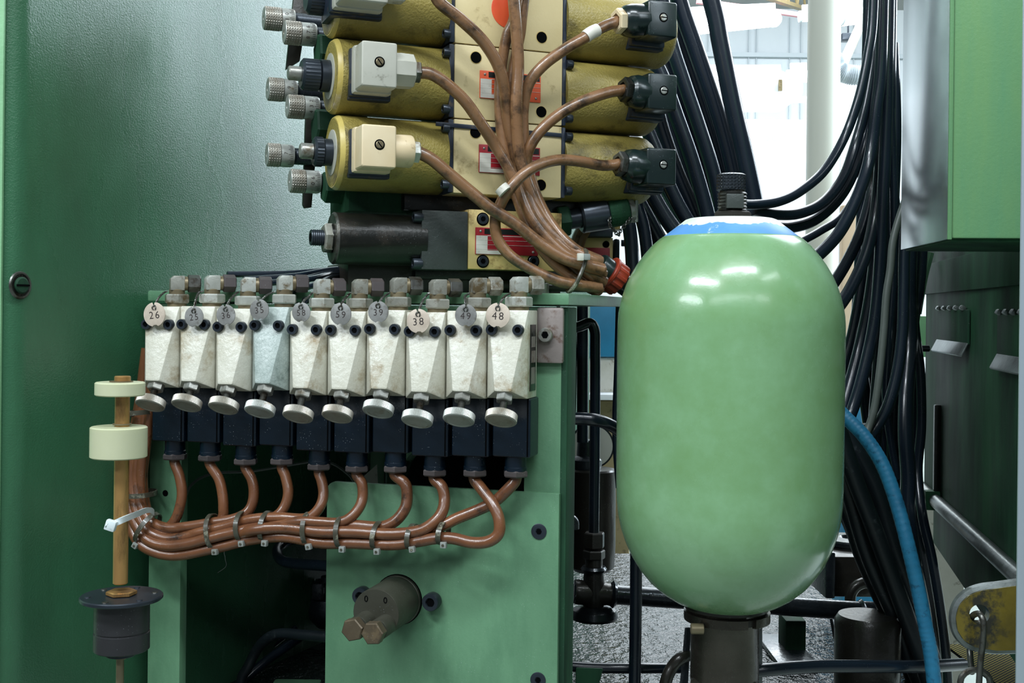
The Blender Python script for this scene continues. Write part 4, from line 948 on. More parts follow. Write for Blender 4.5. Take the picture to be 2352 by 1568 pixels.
# ---- knurled throttle knobs
tlab = ['pair of knurled silver throttle knobs at the top left of the stack', 'pair of knurled silver throttle knobs left of the grey plug valve', 'pair of knurled silver throttle knobs left of the cream plug valve']
TK = [((598, 41, 645, 43, 705), (645, 74, 690, 77, 735)), ((607, 204, 650, 206, 705), (652, 244, 697, 247, 738)), ((605, 355, 643, 356, 700), (658, 415, 700, 417, 740))]
nm3 = [(('0', '1'), ('6', '7', '8')), (('9',), ('2', '3', '4')), (('7',), ('6', '0'))]
for i in range(3):
    t = thing('throttle_knobs', tlab[i], 'knob', S.at(sx_(740, 0.09), 0.09, S.hit(680, TK[i][1][1], 0.09).z), 'knurled throttle knobs on the left of the stack')
    for j, (xa_, ya_, xm_, ym_, xe_) in enumerate(TK[i]):
        off = (0.115, 0.085)[j]
        p0 = sp(xa_ + 8, ya_, off); x_, z_ = S.hit(xa_ + 8, ya_, off).x, S.hit(xa_ + 8, ya_, off).z
        rr = 0.0118; q0 = S.w(x_, off, z_); xk = sx_(xm_, off, ya_); xs_ = sx_(xm_ + (30, 34)[j], off, ya_)
        q1 = S.w(xk, off, z_); q2 = S.w(xs_, off, z_); q3 = S.w(sx_(xe_ + 60, off, ya_), off, z_)
        k = MB().grip(q0, q1, rr, 84, 0.0008, False, 0.0008).build('knob', knurl, t, world=True)
        MB().lathe([(rr * 0.93, 0), (rr * 0.90, 0.0006), (0.0025, 0.0008), (0.0022, -0.001), (0, -0.001)], q0 + S.u * 0.0004, -S.u, 30).build('knob_face', alu, k, world=True)
        MB().lathe([(rr * 0.97, 0), (rr * 0.97, (q2 - q1).length - 0.002), (rr * 0.9, (q2 - q1).length)], q1, S.u, 34).build('scale_sleeve', alu, t, world=True)
        MB().thread(q2, q3, 0.0085, 0.0013, 0.0004).build('threaded_stem', bolt_black, t, world=True)
        # engraved ticks and numerals on the sleeve, facing the camera
        mb = MB(); fd = -(S.n); Lk = (q2 - q1).length
        for a in range(-6, 7):
            an = a * 0.16; dirv = fd * math.cos(an) + Vector((0, 0, 1)) * math.sin(an)
            ln = 0.0045 if a % 3 == 0 else 0.0028
            mb.box(q2 - S.u * (0.0018 + ln / 2) + dirv * (rr * 0.972), (ln, 0.0003, 0.0003), 0, Matrix.Rotation(aS, 4, 'Z') @ Matrix.Rotation(-an, 4, 'X'))
        mb.build('scale_marks', stamp, t, world=True)
        nn = nm3[i][j]
        for kk, s_ in enumerate(nn):
            an = (len(nn) - 1) * 0.24 - kk * 0.48 + (0.1 if j == 0 else 0)
            dirv = fd * math.cos(an) + Vector((0, 0, 1)) * math.sin(an)
            w_ = q2 - S.u * 0.0088 + dirv * (rr * 0.972)
            M = MW[t.name].inverted() @ Matrix.Translation(w_) @ Matrix.Rotation(aS, 4, 'Z') @ Matrix.Rotation(-an, 4, 'X') @ FACE @ Matrix.Rotation(math.pi / 2, 4, 'Z')
            text(t, s_, 0.0052, M, stamp, 'numeral', ext=0.0001)
# dark bars and hexagon plugs behind the knobs
def q4(pts, off, th, nm, m, label, cat):
    mb = MB().hull([S.w(S.hit(x, y, off).x, off + o_, S.hit(x, y, off).z) for x, y in pts for o_ in (0, th)], 0.0008)
    return tag(mb.build(nm, m), label, cat)
q4([(676, -20), (714, -20), (689, 140), (657, 160)], 0.135, 0.006, 'flat_bar', iron_brown, 'dark flat bar behind the top throttle knobs', 'bar')
q4([(703, 250), (735, 250), (716, 476), (696, 470), (700, 478)], 0.12, 0.006, 'flat_bar', iron_brown, 'dark flat bar behind the lower throttle knobs, rounded at its foot', 'bar')
for (px, py, k_) in ((728, 118, 0), (722, 290, 1), (742, 430, 2), (775, 440, 3)):
    c = sp(px, py, 0.075)
    tag(MB().hexp(c, c + S.u * 0.05, (0.019, 0.019, 0.016, 0.013)[k_], 0.3).build('hexagon_plug', dark_green),
        ['dark green hexagon plug under the topmost yellow coil', 'dark green hexagon plug between middle and lowest throttle knobs', 'dark green hexagon plug under the lowest yellow coil end', 'small dark hexagon plug right under the lowest yellow coil'][k_], 'plug')
# ---- upper brown cables
def cab(label, pts, r, m, name='solenoid_cable', cat='cable', group='brown cables over the yellow valves', n=8, seg=14):
    q = [p if isinstance(p, Vector) else sp(*p) for p in pts]
    return tag(MB().tube(q, r, seg, n=n).build(name, m), label, cat, group)
RU = 0.0053
cab('brown cable from the top left plug arcing down to the bundle', [LG0, (988, -24, -.034), (1012, 8, -.036), (1062, 48, -.036), (1112, 98, -.032), (1146, 155, -.028), (1160, 215, -.022), (1167, 280, -.016), (1180, 350, -.014), (1205, 430, -.020), (1245, 510, -.034), (1300, 565, -.046), (1350, 592, -.055), (1380, 602, -.055)], RU * 1.1, brown2)
cab('brown cable from the grey plug arcing down over the red nameplate', [LG1, (990, 170, -.032), (1025, 192, -.034), (1068, 232, -.034), (1104, 283, -.030), (1138, 335, -.024), (1168, 385, -.026), (1195, 440, -.030), (1225, 505, -.040), (1275, 565, -.050), (1330, 602, -.058), (1385, 618, -.060)], RU * 1.08, brown2)
cab('brown cable from the cream plug running straight down right', [LG2, (992, 366, -.034), (1030, 398, -.036), (1080, 440, -.038), (1130, 480, -.042), (1185, 515, -.046), (1235, 555, -.050), (1290, 590, -.056), (1340, 608, -.060), (1385, 622, -.056)], RU * 1.12, brown2)
cab('brown cable with white sleeve from the top right plug', [RG0, (1385, 62, -.032), (1345, 85, -.034), (1295, 115, -.032), (1248, 150, -.026), (1216, 190, -.020), (1203, 240, -.014), (1202, 300, -.012), (1210, 370, -.014), (1232, 450, -.022), (1270, 520, -.036), (1320, 572, -.050), (1375, 598, -.050)], RU * 1.05, brown2)
cab('brown cable from the middle right plug bending down left', [RG1, (1395, 213, -.032), (1340, 232, -.034), (1285, 262, -.032), (1240, 302, -.028), (1214, 345, -.022), (1208, 390, -.016), (1216, 440, -.016), (1238, 500, -.028), (1285, 560, -.044), (1340, 606, -.052), (1388, 632, -.050)], RU * 1.05, brown2)
cab('brown cable from the lowest right plug crossing over the others', [RG2, (1385, 380, -.032), (1335, 371, -.038), (1285, 367, -.042), (1240, 378, -.046), (1200, 402, -.048), (1168, 438, -.046), (1150, 468, -.040), (1138, 500, -.034), (1142, 545, -.034), (1170, 585, -.038), (1220, 618, -.046), (1280, 645, -.054), (1330, 655, -.056), (1378, 660, -.052)], RU * 1.02, brown2)
cab('front brown cable hanging from the top edge over the red sticker', [(1160, -240, -.034), (1180, 0, -.030), (1186, 70, -.028), (1190, 150, -.026), (1186, 230, -.026), (1188, 300, -.024), (1196, 370, -.022), (1222, 450, -.024), (1262, 520, -.034), (1310, 580, -.046), (1350, 625, -.052), (1388, 648, -.050)], RU * 1.12, brown2)
cab('left brown cable hanging between the others over the nameplates', [(1225, -240, -.024), (1185, 20, -.018), (1165, 80, -.014), (1152, 150, -.010), (1147, 220, -.010), (1150, 290, -.010), (1160, 360, -.012), (1180, 430, -.014), (1205, 500, -.022), (1250, 580, -.036), (1310, 635, -.046), (1375, 672, -.048)], RU * 1.0, brown2)
cab('brown cable behind the sticker cables, rightmost at the top edge', [(1235, -240, -.018), (1203, 10, -.014), (1195, 80, -.012), (1180, 150, -.010), (1172, 230, -.008), (1176, 310, -.008), (1186, 380, -.008), (1212, 450, -.012), (1255, 530, -.024), (1300, 600, -.038), (1350, 650, -.046), (1380, 668, -.044)], RU * 0.95, brown2)
# white sleeve on the top right cable and white marker ring
sl = catmull([sp(1345, 85, -.034), sp(1357, 76, -.034), sp(1372, 69, -.033)], 4)
tag(MB().tube(sl, RU * 1.22, 14, smooth=False).build('cable_sleeve', print_white), 'cream marker sleeve on the top right brown cable', 'sleeve')
tag(MB().tube([sp(1150, 430, -.050), sp(1160, 441, -.052)], RU * 1.3, 12, smooth=False).build('marker_ring', print_white), 'short white marker ring where the brown cables cross', 'marker')
# clear tie around the bundle end
c = sp(1325, 622, -.055); ax = (sp(1375, 640, -.055) - sp(1275, 595, -.050)).normalized(); vv = ax.cross(S.n).normalized()
t = thing('clear_cable_tie', 'clear cable tie holding the end of the upper brown bundle', 'cable tie', c)
MB().tube([c + vv * 0.0215 * math.cos(a) - S.n * (0.012 * math.sin(a)) for a in [k * math.pi / 14 for k in range(28)]], 0.0021, 8, closed=True, smooth=False).build('strap', tie_dark, t, world=True)
MB().box(sp(1345, 590, -.070), (0.008, 0.005, 0.006), 0.001, Matrix.Rotation(aS, 4, 'Z')).build('lock_head', tie_head, t, world=True)
MB().box(sp(1333, 590, -.071), (0.006, 0.004, 0.007), 0.001, Matrix.Rotation(aS, 4, 'Z')).build('lock_head', print_white, t, world=True)
# ---- red ribbed union and coupling
uc = sp(1395, 625, -.030); ud = sp(1436, 655, -.030); dv = (ud - uc).normalized()
ru = thing('red_union', 'red ribbed plastic union nut at the end of the brown bundle', 'union nut', uc)
MB().lathe([(0.0125, -0.012), (0.0135, -0.010), (0.0135, 0.002)], uc, dv, 30).build('connector_body', plug_black, ru, world=True)
def ribf(i, j, r): return r - (0.0011 if (i // 3) % 2 else 0)
MB().lathe([(0.0160, 0), (0.0168, 0.0012), (0.0168, 0.0145), (0.0160, 0.016)], uc, dv, 72, ribf).build('ribbed_nut', red_plastic, ru, world=True)
MB().lathe([(0.0168, 0), (0.0176, 0.0006), (0.0176, 0.003), (0.0168, 0.0038)], uc, dv, 48).build('collar', red_plastic, ru, world=True)
MB().cyl(uc + dv * 0.014, uc + dv * 0.030, 0.0105, 26).build('cable_outlet', plug_black, ru, world=True)
# quick coupler with chain
qc = thing('quick_coupler', 'black hydraulic quick coupler with dust cap chain under the lowest right coil', 'coupler', sp(1340, 500, .03))
a0 = sp(1262, 510, .040); a1 = sp(1300, 505, .038); a2 = sp(1345, 498, .032); a3 = sp(1395, 490, .028); a4 = sp(1440, 482, .024)
MB().cyl(a0, a1, 0.010, 24).build('stem', bolt_black, qc, world=True)
MB().hexp(a0 + (a1-a0)*0.4, a1 + (a2-a1)*0.1, 0.0175, 0.2).build('hex_body', dark_green, qc, world=True)
MB().cyl(a1, a2, 0.0105, 24).build('stem', bolt_black, qc, world=True)
MB().cyl(a1 + (a2 - a1) * 0.7, a3, 0.0165, 30, 0.002).build('sleeve', bolt_black, qc, world=True)
MB().grip(a3, a4, 0.0155, 84, 0.0005, False, 0.001).build('knurled_cap', dark_green, qc, world=True)
MB().cyl(a4, a4 + (a4 - a3).normalized() * 0.006, 0.014, 28).build('dust_cap', steel, qc, world=True)
MB().box(sp(1458, 478, .020), (0.004, 0.010, 0.030), 0.0018, Matrix.Rotation(aS, 4, 'Z')).build('cap_tab', fit_bright, qc, world=True)
ch = [sp(1402, 498, .012), sp(1400, 515, .010), sp(1410, 528, .010), sp(1420, 540, .010), sp(1426, 528, .010), sp(1440, 512, .010), sp(1450, 498, .012)]
ct = catmull(ch, 3)
for k in range(len(ct) - 1):
    a_, b_ = ct[k], ct[k + 1]; m_ = (a_ + b_) / 2; d_ = (b_ - a_).normalized(); s_ = d_.cross(S.n).normalized() if k % 2 else S.n
    ln = (b_ - a_).length * 0.75
    MB().tube([m_ + d_ * ln * math.cos(t_) + s_ * 0.0016 * math.sin(t_) for t_ in [q * math.pi / 6 for q in range(12)]], 0.0006, 6, closed=True, smooth=False).build('chain_link', steel_dk, qc, world=True)
MB().tube([sp(1385, 478, .02) + Vector((0.006 * math.cos(t_), 0, 0.006 * math.sin(t_))) for t_ in [q * math.pi / 8 for q in range(16)]], 0.001, 6, closed=True, smooth=False).build('split_ring', steel_dk, qc, world=True)
c9 = sp(1330, 475, .045); tag(MB().hexp(c9, c9 + S.u * 0.022, 0.012).build('brass_fitting', brass_dk), 'dull brass fitting tucked above the black coupler', 'fitting')
# rear small valve with red plate
bv = thing('rear_valve', 'cream valve with dark red plate behind the red union nut', 'valve', P(1370, 620, 1.36))
def pb_(px0, px1, py0, py1, Y, th, nm, m, par=bv, bev=0.001):
    a = P(px0, py1, Y); b_ = P(px1, py0, Y); return MB().box2((a.x, Y, a.z), (b_.x, Y + th, b_.z), bev).build(nm, m, par, world=True)
pb_(1318, 1408, 546, 650, 1.36, 0.05, 'body', creamd)
pb_(1330, 1408, 524, 543, 1.35, 0.05, 'top_cover', bolt_black)
pb_(1340, 1425, 505, 526, 1.37, 0.05, 'upper_body', creamd)
pb_(1330, 1401, 569, 640, 1.358, 0.003, 'nameplate', print_red)
pb_(1409, 1424, 548, 640, 1.37, 0.05, 'end_plate', bolt_black, bev=0.003)
for px, py in ((1392, 561), (1330, 560)):
    MB().lathe([(0.0040, 0), (0.0040, 0.0008)], P(px, py, 1.36), (0, -1, 0), 20).build('bolt_hole', bolt_in, bv, world=True)
w9 = P(1427, 558, 1.37); MB().cyl(w9, w9 + Vector((0.006, 0, 0)), 0.004, 12).build('terminal_screw', bolt_black, bv, world=True)
for k, (xa_, xb_) in enumerate(((1345, 1300), (1330, 1290))):
    tag(MB().tube([P(xa_ + 20, 500, 1.33), P((xa_ + xb_) / 2 + 15, 545, 1.33), P(xb_ + 20, 600, 1.33)], 0.0055, 10).build('rear_cable', brown2), ['brown cable crossing in front of the rear cream valve', 'second brown cable left of the rear cream valve'][k], 'cable')
# dark thin hoses running in from the right to the left fittings
for k, (ya, yb, yc, xe) in enumerate(((620, 628, 640, 522), (618, 634, 652, 560), (622, 642, 662, 590), (628, 640, 660, 640), (632, 652, 680, 668), (640, 668, 700, 700))):
    pts = [rw(xe, yc - 10, 0.03), rw((xe + 790) / 2, yb, 0.07), rw(780, ya, 0.13), rw(860, ya + 12, 0.16)]
    tag(MB().tube(pts, 0.0030, 10).build('pilot_hose', rubber), ['uppermost', 'second', 'third', 'fourth', 'fifth', 'lowest'][k] + ' of the thin black hoses entering behind the left fittings', 'hose', 'thin pilot hoses behind the fittings')
# ================================================================== FLOAT ROD WITH NYLON RINGS
YR = 0.90
def rodp(py): return P(275 + (py - 1000) * 0.004, py, YR)
pr = thing('float_switch', 'brass rod with two cream nylon rings above a round black flange', 'float switch', rodp(1500))
ax0 = rodp(1340); up = Vector((0, 0, 1))
kz = YR / F
MB().cyl((ax0.x, YR, ax0.z), (ax0.x, YR, rodp(868).z), 0.0056, 28, 0.0006).build('rod', brass, pr, world=True)
MB().cyl((ax0.x, YR, rodp(876).z), (ax0.x, YR, rodp(863).z), 0.0061, 28, 0.0006).build('rod_tip', brass, pr, world=True)
MB().lathe([(0.0088, 0), (0.0088, 0.0012)], (ax0.x - 0.001, YR, rodp(878).z), (0, 0, 1), 28).build('washer', brass_dk, pr, world=True)
def ringn(cx, pt, pb2, r, nm):
    z1 = P(cx, pt, YR).z; z0 = P(cx, pb2, YR).z; x = P(cx, pt, YR).x; h = z1 - z0
    return MB().lathe([(0.0062, 0), (r - 0.001, 0), (r, 0.0008), (r, h - 0.0008), (r - 0.001, h), (0.0062, h)], (x, YR, z0), (0, 0, 1), 56).build(nm, nylon, pr, world=True)
ringn(276, 877, 908, 0.0186, 'nylon_ring'); ringn(273, 979, 1050, 0.0212, 'nylon_ring')
MB().cyl((ax0.x, YR, rodp(975).z), (ax0.x, YR, rodp(972).z), 0.007, 28).build('rod_collar', brass_dk, pr, world=True)
zf = P(278, 1366, YR).z; xf = P(279, 1366, YR).x
MB().lathe([(0.0300, 0), (0.0308, 0.0008), (0.0308, 0.0026), (0.0300, 0.0034), (0, 0.0034)], (xf, YR, zf - 0.0034), (0, 0, 1), 64).build('flange', bolt_black, pr, world=True)
for a in range(6):
    an = a * math.pi / 3 + 0.35
    MB().lathe([(0.0024, 0), (0.0022, 0.0006), (0, 0.0007)], (xf + 0.0245 * math.cos(an), YR + 0.0245 * math.sin(an), zf), (0, 0, 1), 14).build('flange_screw', bolt_black if a % 2 else steel_dk, pr, world=True)
MB().hexp((xf, YR, zf), (xf, YR, zf + 0.0035), 0.0115, 0.3).build('brass_nut', brass, pr, world=True)
zb1 = P(280, 1492, YR).z; zmid = P(280, 1449, YR).z
MB().lathe([(0.0195, 0), (0.0208, 0.001), (0.0208, zmid - zb1 - 0.0005), (0.0200, zmid - zb1), (0.0200, zmid - zb1 + 0.0008), (0.0206, zmid - zb1 + 0.0012), (0.0206, zf - 0.0034 - zb1)], (xf + 0.0005, YR, zb1), (0, 0, 1), 52).build('body', mat('pot_black', '#2b2b2d', 0.35, var='#242426', bump=0.12, bscale=400, dust=0.5), pr, world=True)
MB().cyl((xf, YR, zb1 - 0.004), (xf, YR, zb1), 0.0115, 28).build('lower_collar', bolt_black, pr, world=True)
MB().cyl((xf, YR, P(280, 1512, YR).z), (xf, YR, zb1 - 0.002), 0.0048, 20).build('gland', brass_dk, pr, world=True)
MB().cyl((xf - 0.0005, YR, P(280, 1900, YR).z), (xf - 0.0005, YR, P(280, 1510, YR).z), 0.0030, 18).build('lower_stem', brass_dk, pr, world=True)
# white cable tie tied round rod and cables
wt = thing('white_cable_tie', 'white nylon cable tie slung round the brass rod and brown cables', 'cable tie', P(250, 1206, 0.88))
def strap(pts, wdt, th, nm, m, par):
    pts = catmull(pts, 8); b = bmesh.new(); rings = []
    for i, p in enumerate(pts):
        t = (pts[min(i+1, len(pts)-1)] - pts[max(i-1, 0)]).normalized(); w_ = Vector((0, 0, 1)) - t * t.z; w_.normalize(); n_ = t.cross(w_)
        rings.append([b.verts.new(p + w_ * x + n_ * y) for x, y in ((-wdt, -th), (wdt, -th), (wdt, th), (-wdt, th))])
    for A, B in zip(rings, rings[1:]):
        for j in range(4): b.faces.new((A[j], A[(j+1) % 4], B[(j+1) % 4], B[j]))
    b.faces.new(rings[0]); b.faces.new(list(reversed(rings[-1]))); bmesh.ops.recalc_face_normals(b, faces=b.faces)
    mb = MB(); mb._merge(b); return mb.build(nm, m, par, world=True)
strap([P(260, 1203, 0.880), P(285, 1192, 0.885), P(315, 1180, 0.93), P(335, 1172, 1.0), P(348, 1172, 1.04), P(352, 1180, 1.09), P(330, 1190, 1.115)], 0.0023, 0.0006, 'strap', tie_white, wt)
MB().box(P(255, 1206, 0.878), (0.0078, 0.006, 0.0078), 0.001, Matrix.Rotation(0.3, 4, 'Y')).build('lock_head', tie_white, wt, world=True)
MB().tube([P(243, 1210, 0.872), P(244, 1206, 0.870), P(247, 1202, 0.872)], 0.0006, 6).build('pawl', tie_white, wt, world=True)
# ================================================================== GREEN ACCUMULATOR TANK
YT = 1.02; kt = YT / F
tb = P(1667, 1392, YT); tx = P(1674, 950, YT).x
def tz(py): return P(1672, py, YT).z
tk = thing('accumulator_tank', 'large pale green pressure accumulator with a white and blue top', 'tank', (tx, YT, tz(1560)))
prof = [(68, 1397), (90, 1391), (122, 1378), (150, 1361), (178, 1337), (200, 1311), (219, 1281), (234, 1249), (245, 1217), (252, 1184), (255.5, 1150), (257, 1110), (257.5, 950), (258, 800), (257.5, 745), (256, 722), (252.5, 702), (247, 680), (239, 656), (228, 632), (214, 608), (198, 586), (180, 565), (162, 549), (158, 547), (157, 545.5)]
MB().lathe([(r * kt * 0.9965, tz(y)) for r, y in prof], (tx, YT, 0), (0, 0, 1), 128).build('shell', tank_green, tk, world=True, angle=50)
JZ = [random.uniform(-1, 1) * 0.0008 + 0.0010 * math.sin(k * 0.35) for k in range(120)]
def jt(jr, slope):
    def ft(i, j, t): return t + (JZ[i] if j == jr else 0)
    def fr_(i, j, r): return r + (-JZ[i] * slope if j == jr else 0)
    return dict(ft=ft, fn=fr_)
SLP = (158 - 104) / (548 - 506)
MB().lathe([(158 * kt, tz(548.5)), (157.5 * kt, tz(547.5)), (123 * kt, tz(521))], (tx, YT, 0), (0, 0, 1), 120, **jt(2, SLP)).build('blue_cone', cap_blue, tk, world=True, label='blue painted cone with scuffed white top')
MB().lathe([(123 * kt, tz(521)), (104 * kt, tz(506)), (97 * kt, tz(503.5)), (40 * kt, tz(502)), (0, tz(502))], (tx, YT, 0), (0, 0, 1), 120, **jt(0, SLP)).build('white_crown', cap_white, tk, world=True)
xv = P(1684, 490, YT).x
MB().hexp((xv, YT, tz(502.5)), (xv, YT, tz(486)), 46 * kt, 0.25).build('hex_nut', iron_brown, tk, world=True)
st_ = MB().thread((xv - 0.001, YT, tz(487)), (xv - 0.001, YT, tz(442)), 34 * kt, 0.0026, 0.0011, 40).build('threaded_stem', black_steel, tk, world=True)
MB().box((xv - 0.001, YT - 31 * kt, (tz(483) + tz(446)) / 2), (0.0148, 0.006, tz(447) - tz(480)), 0.001).build('stem_flat', grey_block, st_, world=True)
MB().cyl((xv - 0.001, YT, tz(444)), (xv - 0.001, YT, tz(437)), 29 * kt, 32, 0).build('neck_groove', black_steel, tk, world=True)
MB().grip((xv - 0.002, YT, tz(440)), (xv - 0.002, YT, tz(399)), 33.5 * kt, 72, 0.0011, False, 0.0012).build('knurled_cap', iron, tk, world=True)
xb_ = P(1665, 1450, YT).x
MB().lathe([(78 * kt, tz(1560)), (78 * kt, tz(1420)), (86 * kt, tz(1405)), (90 * kt, tz(1385))], (xb_, YT, 0), (0, 0, 1), 64).build('neck', neck_steel, tk, world=True)
MB().lathe([(93 * kt, tz(1398)), (96 * kt, tz(1394)), (96 * kt, tz(1380)), (88 * kt, tz(1376))], (xb_ + 0.001, YT, 0), (0, 0, 1), 64).build('upper_ring', iron_brown, tk, world=True)
# clamp ring with a gap
def arc_ring(r0, r1, z0, z1, a0, a1, n, nm, m):
    b = bmesh.new(); rg = []
    for k in range(n + 1):
        a = a0 + (a1 - a0) * k / n; c, s = math.cos(a), math.sin(a)
        rg.append([b.verts.new((xb_ + 0.0015 + r * c, YT + r * s, z)) for r, z in ((r0, z0), (r1, z0 + 0.0006), (r1, z1 - 0.0006), (r0, z1))])
    for A, B in zip(rg, rg[1:]):
        for j in range(4): b.faces.new((A[j], A[(j+1) % 4], B[(j+1) % 4], B[j]))
    b.faces.new(rg[0]); b.faces.new(list(reversed(rg[-1]))); bmesh.ops.recalc_face_normals(b, faces=b.faces)
    mb = MB(); mb._merge(b); mb.build(nm, m, tk, world=True)
gp = -math.pi / 2 + 0.43
arc_ring(85 * kt, 98 * kt, tz(1423), tz(1400), gp + 0.11, gp - 0.11 + 2 * math.pi, 60, 'clamp_ring', neck_steel)
arc_ring(86 * kt, 90 * kt, tz(1420), tz(1402), gp - 0.12, gp + 0.12, 6, 'ring_gap', iron_brown)
MB().hexp((xb_, YT, tz(1580)), (xb_, YT, tz(1549)), 88 * kt, 0.35).build('base_nut', neck_steel, tk, world=True)
MB().cyl((xb_ - 80 * kt - 0.004, YT - 0.03, tz(1423)), (xb_ - 62 * kt, YT - 0.03, tz(1423)), 0.0045, 20).build('bleed_screw', brass_dk, tk, world=True)
# wall bracket plates beside the neck
MB().cyl((xb_, YT, 0.002), (xb_, YT, tz(1578)), 70 * kt, 48).build('stand_pipe', neck_steel, tk, world=True)
tag(MB().hull([P(x, y, Y) for x, y in ((1742, 1445), (1751, 1440), (1751, 1720), (1734, 1720)) for Y in (1.06, 1.075)], 0.001).build('bracket_blade', worn_edge), 'thin bright steel blade right of the tank neck', 'bracket')
tag(MB().hull([P(x, y, Y) for x, y in ((1573, 1440), (1588, 1440), (1572, 1720), (1548, 1720)) for Y in (1.10, 1.115)], 0.001).build('bracket_blade', iron), 'slanting dark steel blade left of the tank neck', 'bracket')

# ================================================================== HOSES
def hose(label, pts, r, m=rubber, name='hydraulic_hose', group=None, n=8, seg=16, cat='hose'):
    q = [P(*p) for p in pts]
    return tag(MB().tube(q, r, seg, n=n).build(name, m), label, cat, group)
fan = 'thick black hoses behind the yellow valves'
HF = [
 ([(1552, -280, 1.42), (1634, 0, 1.42), (1655, 100, 1.42), (1683, 240, 1.42), (1708, 350, 1.42), (1733, 470, 1.42), (1755, 600, 1.42)], 21, 'rightmost and straightest thick hose, edge against the bright hall'),
 ([(1480, -280, 1.46), (1560, 0, 1.46), (1597, 110, 1.46), (1640, 235, 1.46), (1668, 330, 1.46), (1690, 430, 1.46), (1702, 520, 1.46)], 20, 'thick hose second from the bright hall opening'),
 ([(1465, -280, 1.50), (1548, 40, 1.50), (1590, 170, 1.50), (1632, 300, 1.50), (1664, 400, 1.50), (1690, 520, 1.50)], 23, 'thick hose ending behind the knurled tank cap'),
 ([(1518, -20, 1.44), (1540, 90, 1.44), (1572, 190, 1.44), (1606, 290, 1.44), (1640, 400, 1.44), (1662, 520, 1.44)], 17, 'hose left of the one behind the tank cap'),
 ([(1500, 60, 1.47), (1530, 150, 1.47), (1562, 250, 1.47), (1600, 370, 1.47), (1640, 520, 1.47)], 22, 'broad hose passing right of the middle black plug'),
 ([(1480, 100, 1.40), (1520, 175, 1.40), (1555, 270, 1.40), (1590, 370, 1.40), (1622, 480, 1.40), (1640, 560, 1.40)], 18, 'glossy hose beside the middle black plug with pale scuffs'),
 ([(1495, 200, 1.43), (1520, 300, 1.43), (1555, 400, 1.43), (1590, 480, 1.43), (1625, 560, 1.43)], 19, 'hose emerging under the middle black plug'),
 ([(1470, 260, 1.38), (1505, 340, 1.38), (1535, 420, 1.38), (1570, 490, 1.38), (1620, 570, 1.38)], 17, 'hose passing behind the lowest black plug'),
 ([(1455, 360, 1.36), (1490, 430, 1.36), (1530, 500, 1.36), (1575, 560, 1.36)], 19, 'hose leaving under the lowest black plug towards the tank'),
 ([(1440, 420, 1.40), (1470, 470, 1.40), (1510, 545, 1.40), (1560, 640, 1.40)], 20, 'hose curving behind the blue tank shoulder, left'),
 ([(1432, 470, 1.34), (1445, 520, 1.34), (1452, 590, 1.34), (1455, 700, 1.34), (1455, 800, 1.34)], 16, 'upright hose right of the rear cream valve'),
 ([(1455, 450, 1.37), (1478, 520, 1.37), (1488, 600, 1.37), (1490, 700, 1.37)], 15, 'second upright hose right of the rear cream valve'),
 ([(1470, 440, 1.42), (1500, 520, 1.42), (1520, 600, 1.42), (1530, 700, 1.42)], 18, 'third upright hose, touching the tank shoulder'),
 ([(1500, -40, 1.52), (1530, 60, 1.52), (1560, 160, 1.52), (1580, 260, 1.52), (1600, 330, 1.52), (1640, 450, 1.52)], 24, 'rear hose filling the gap above the middle black plug'),
 ([(1485, 200, 1.54), (1530, 300, 1.54), (1570, 400, 1.54), (1600, 520, 1.54)], 26, 'rear hose filling the gap between the two lower black plugs'),
 ([(1480, 330, 1.54), (1520, 400, 1.54), (1560, 470, 1.54), (1600, 560, 1.54)], 24, 'rear hose showing under the lowest black plug'),
]
for pts, rp_, lb in HF: hose(lb, pts, rp_ / F * pts[0][2], rubber, group=fan)
rb_ = 'black hoses hanging from the top right'
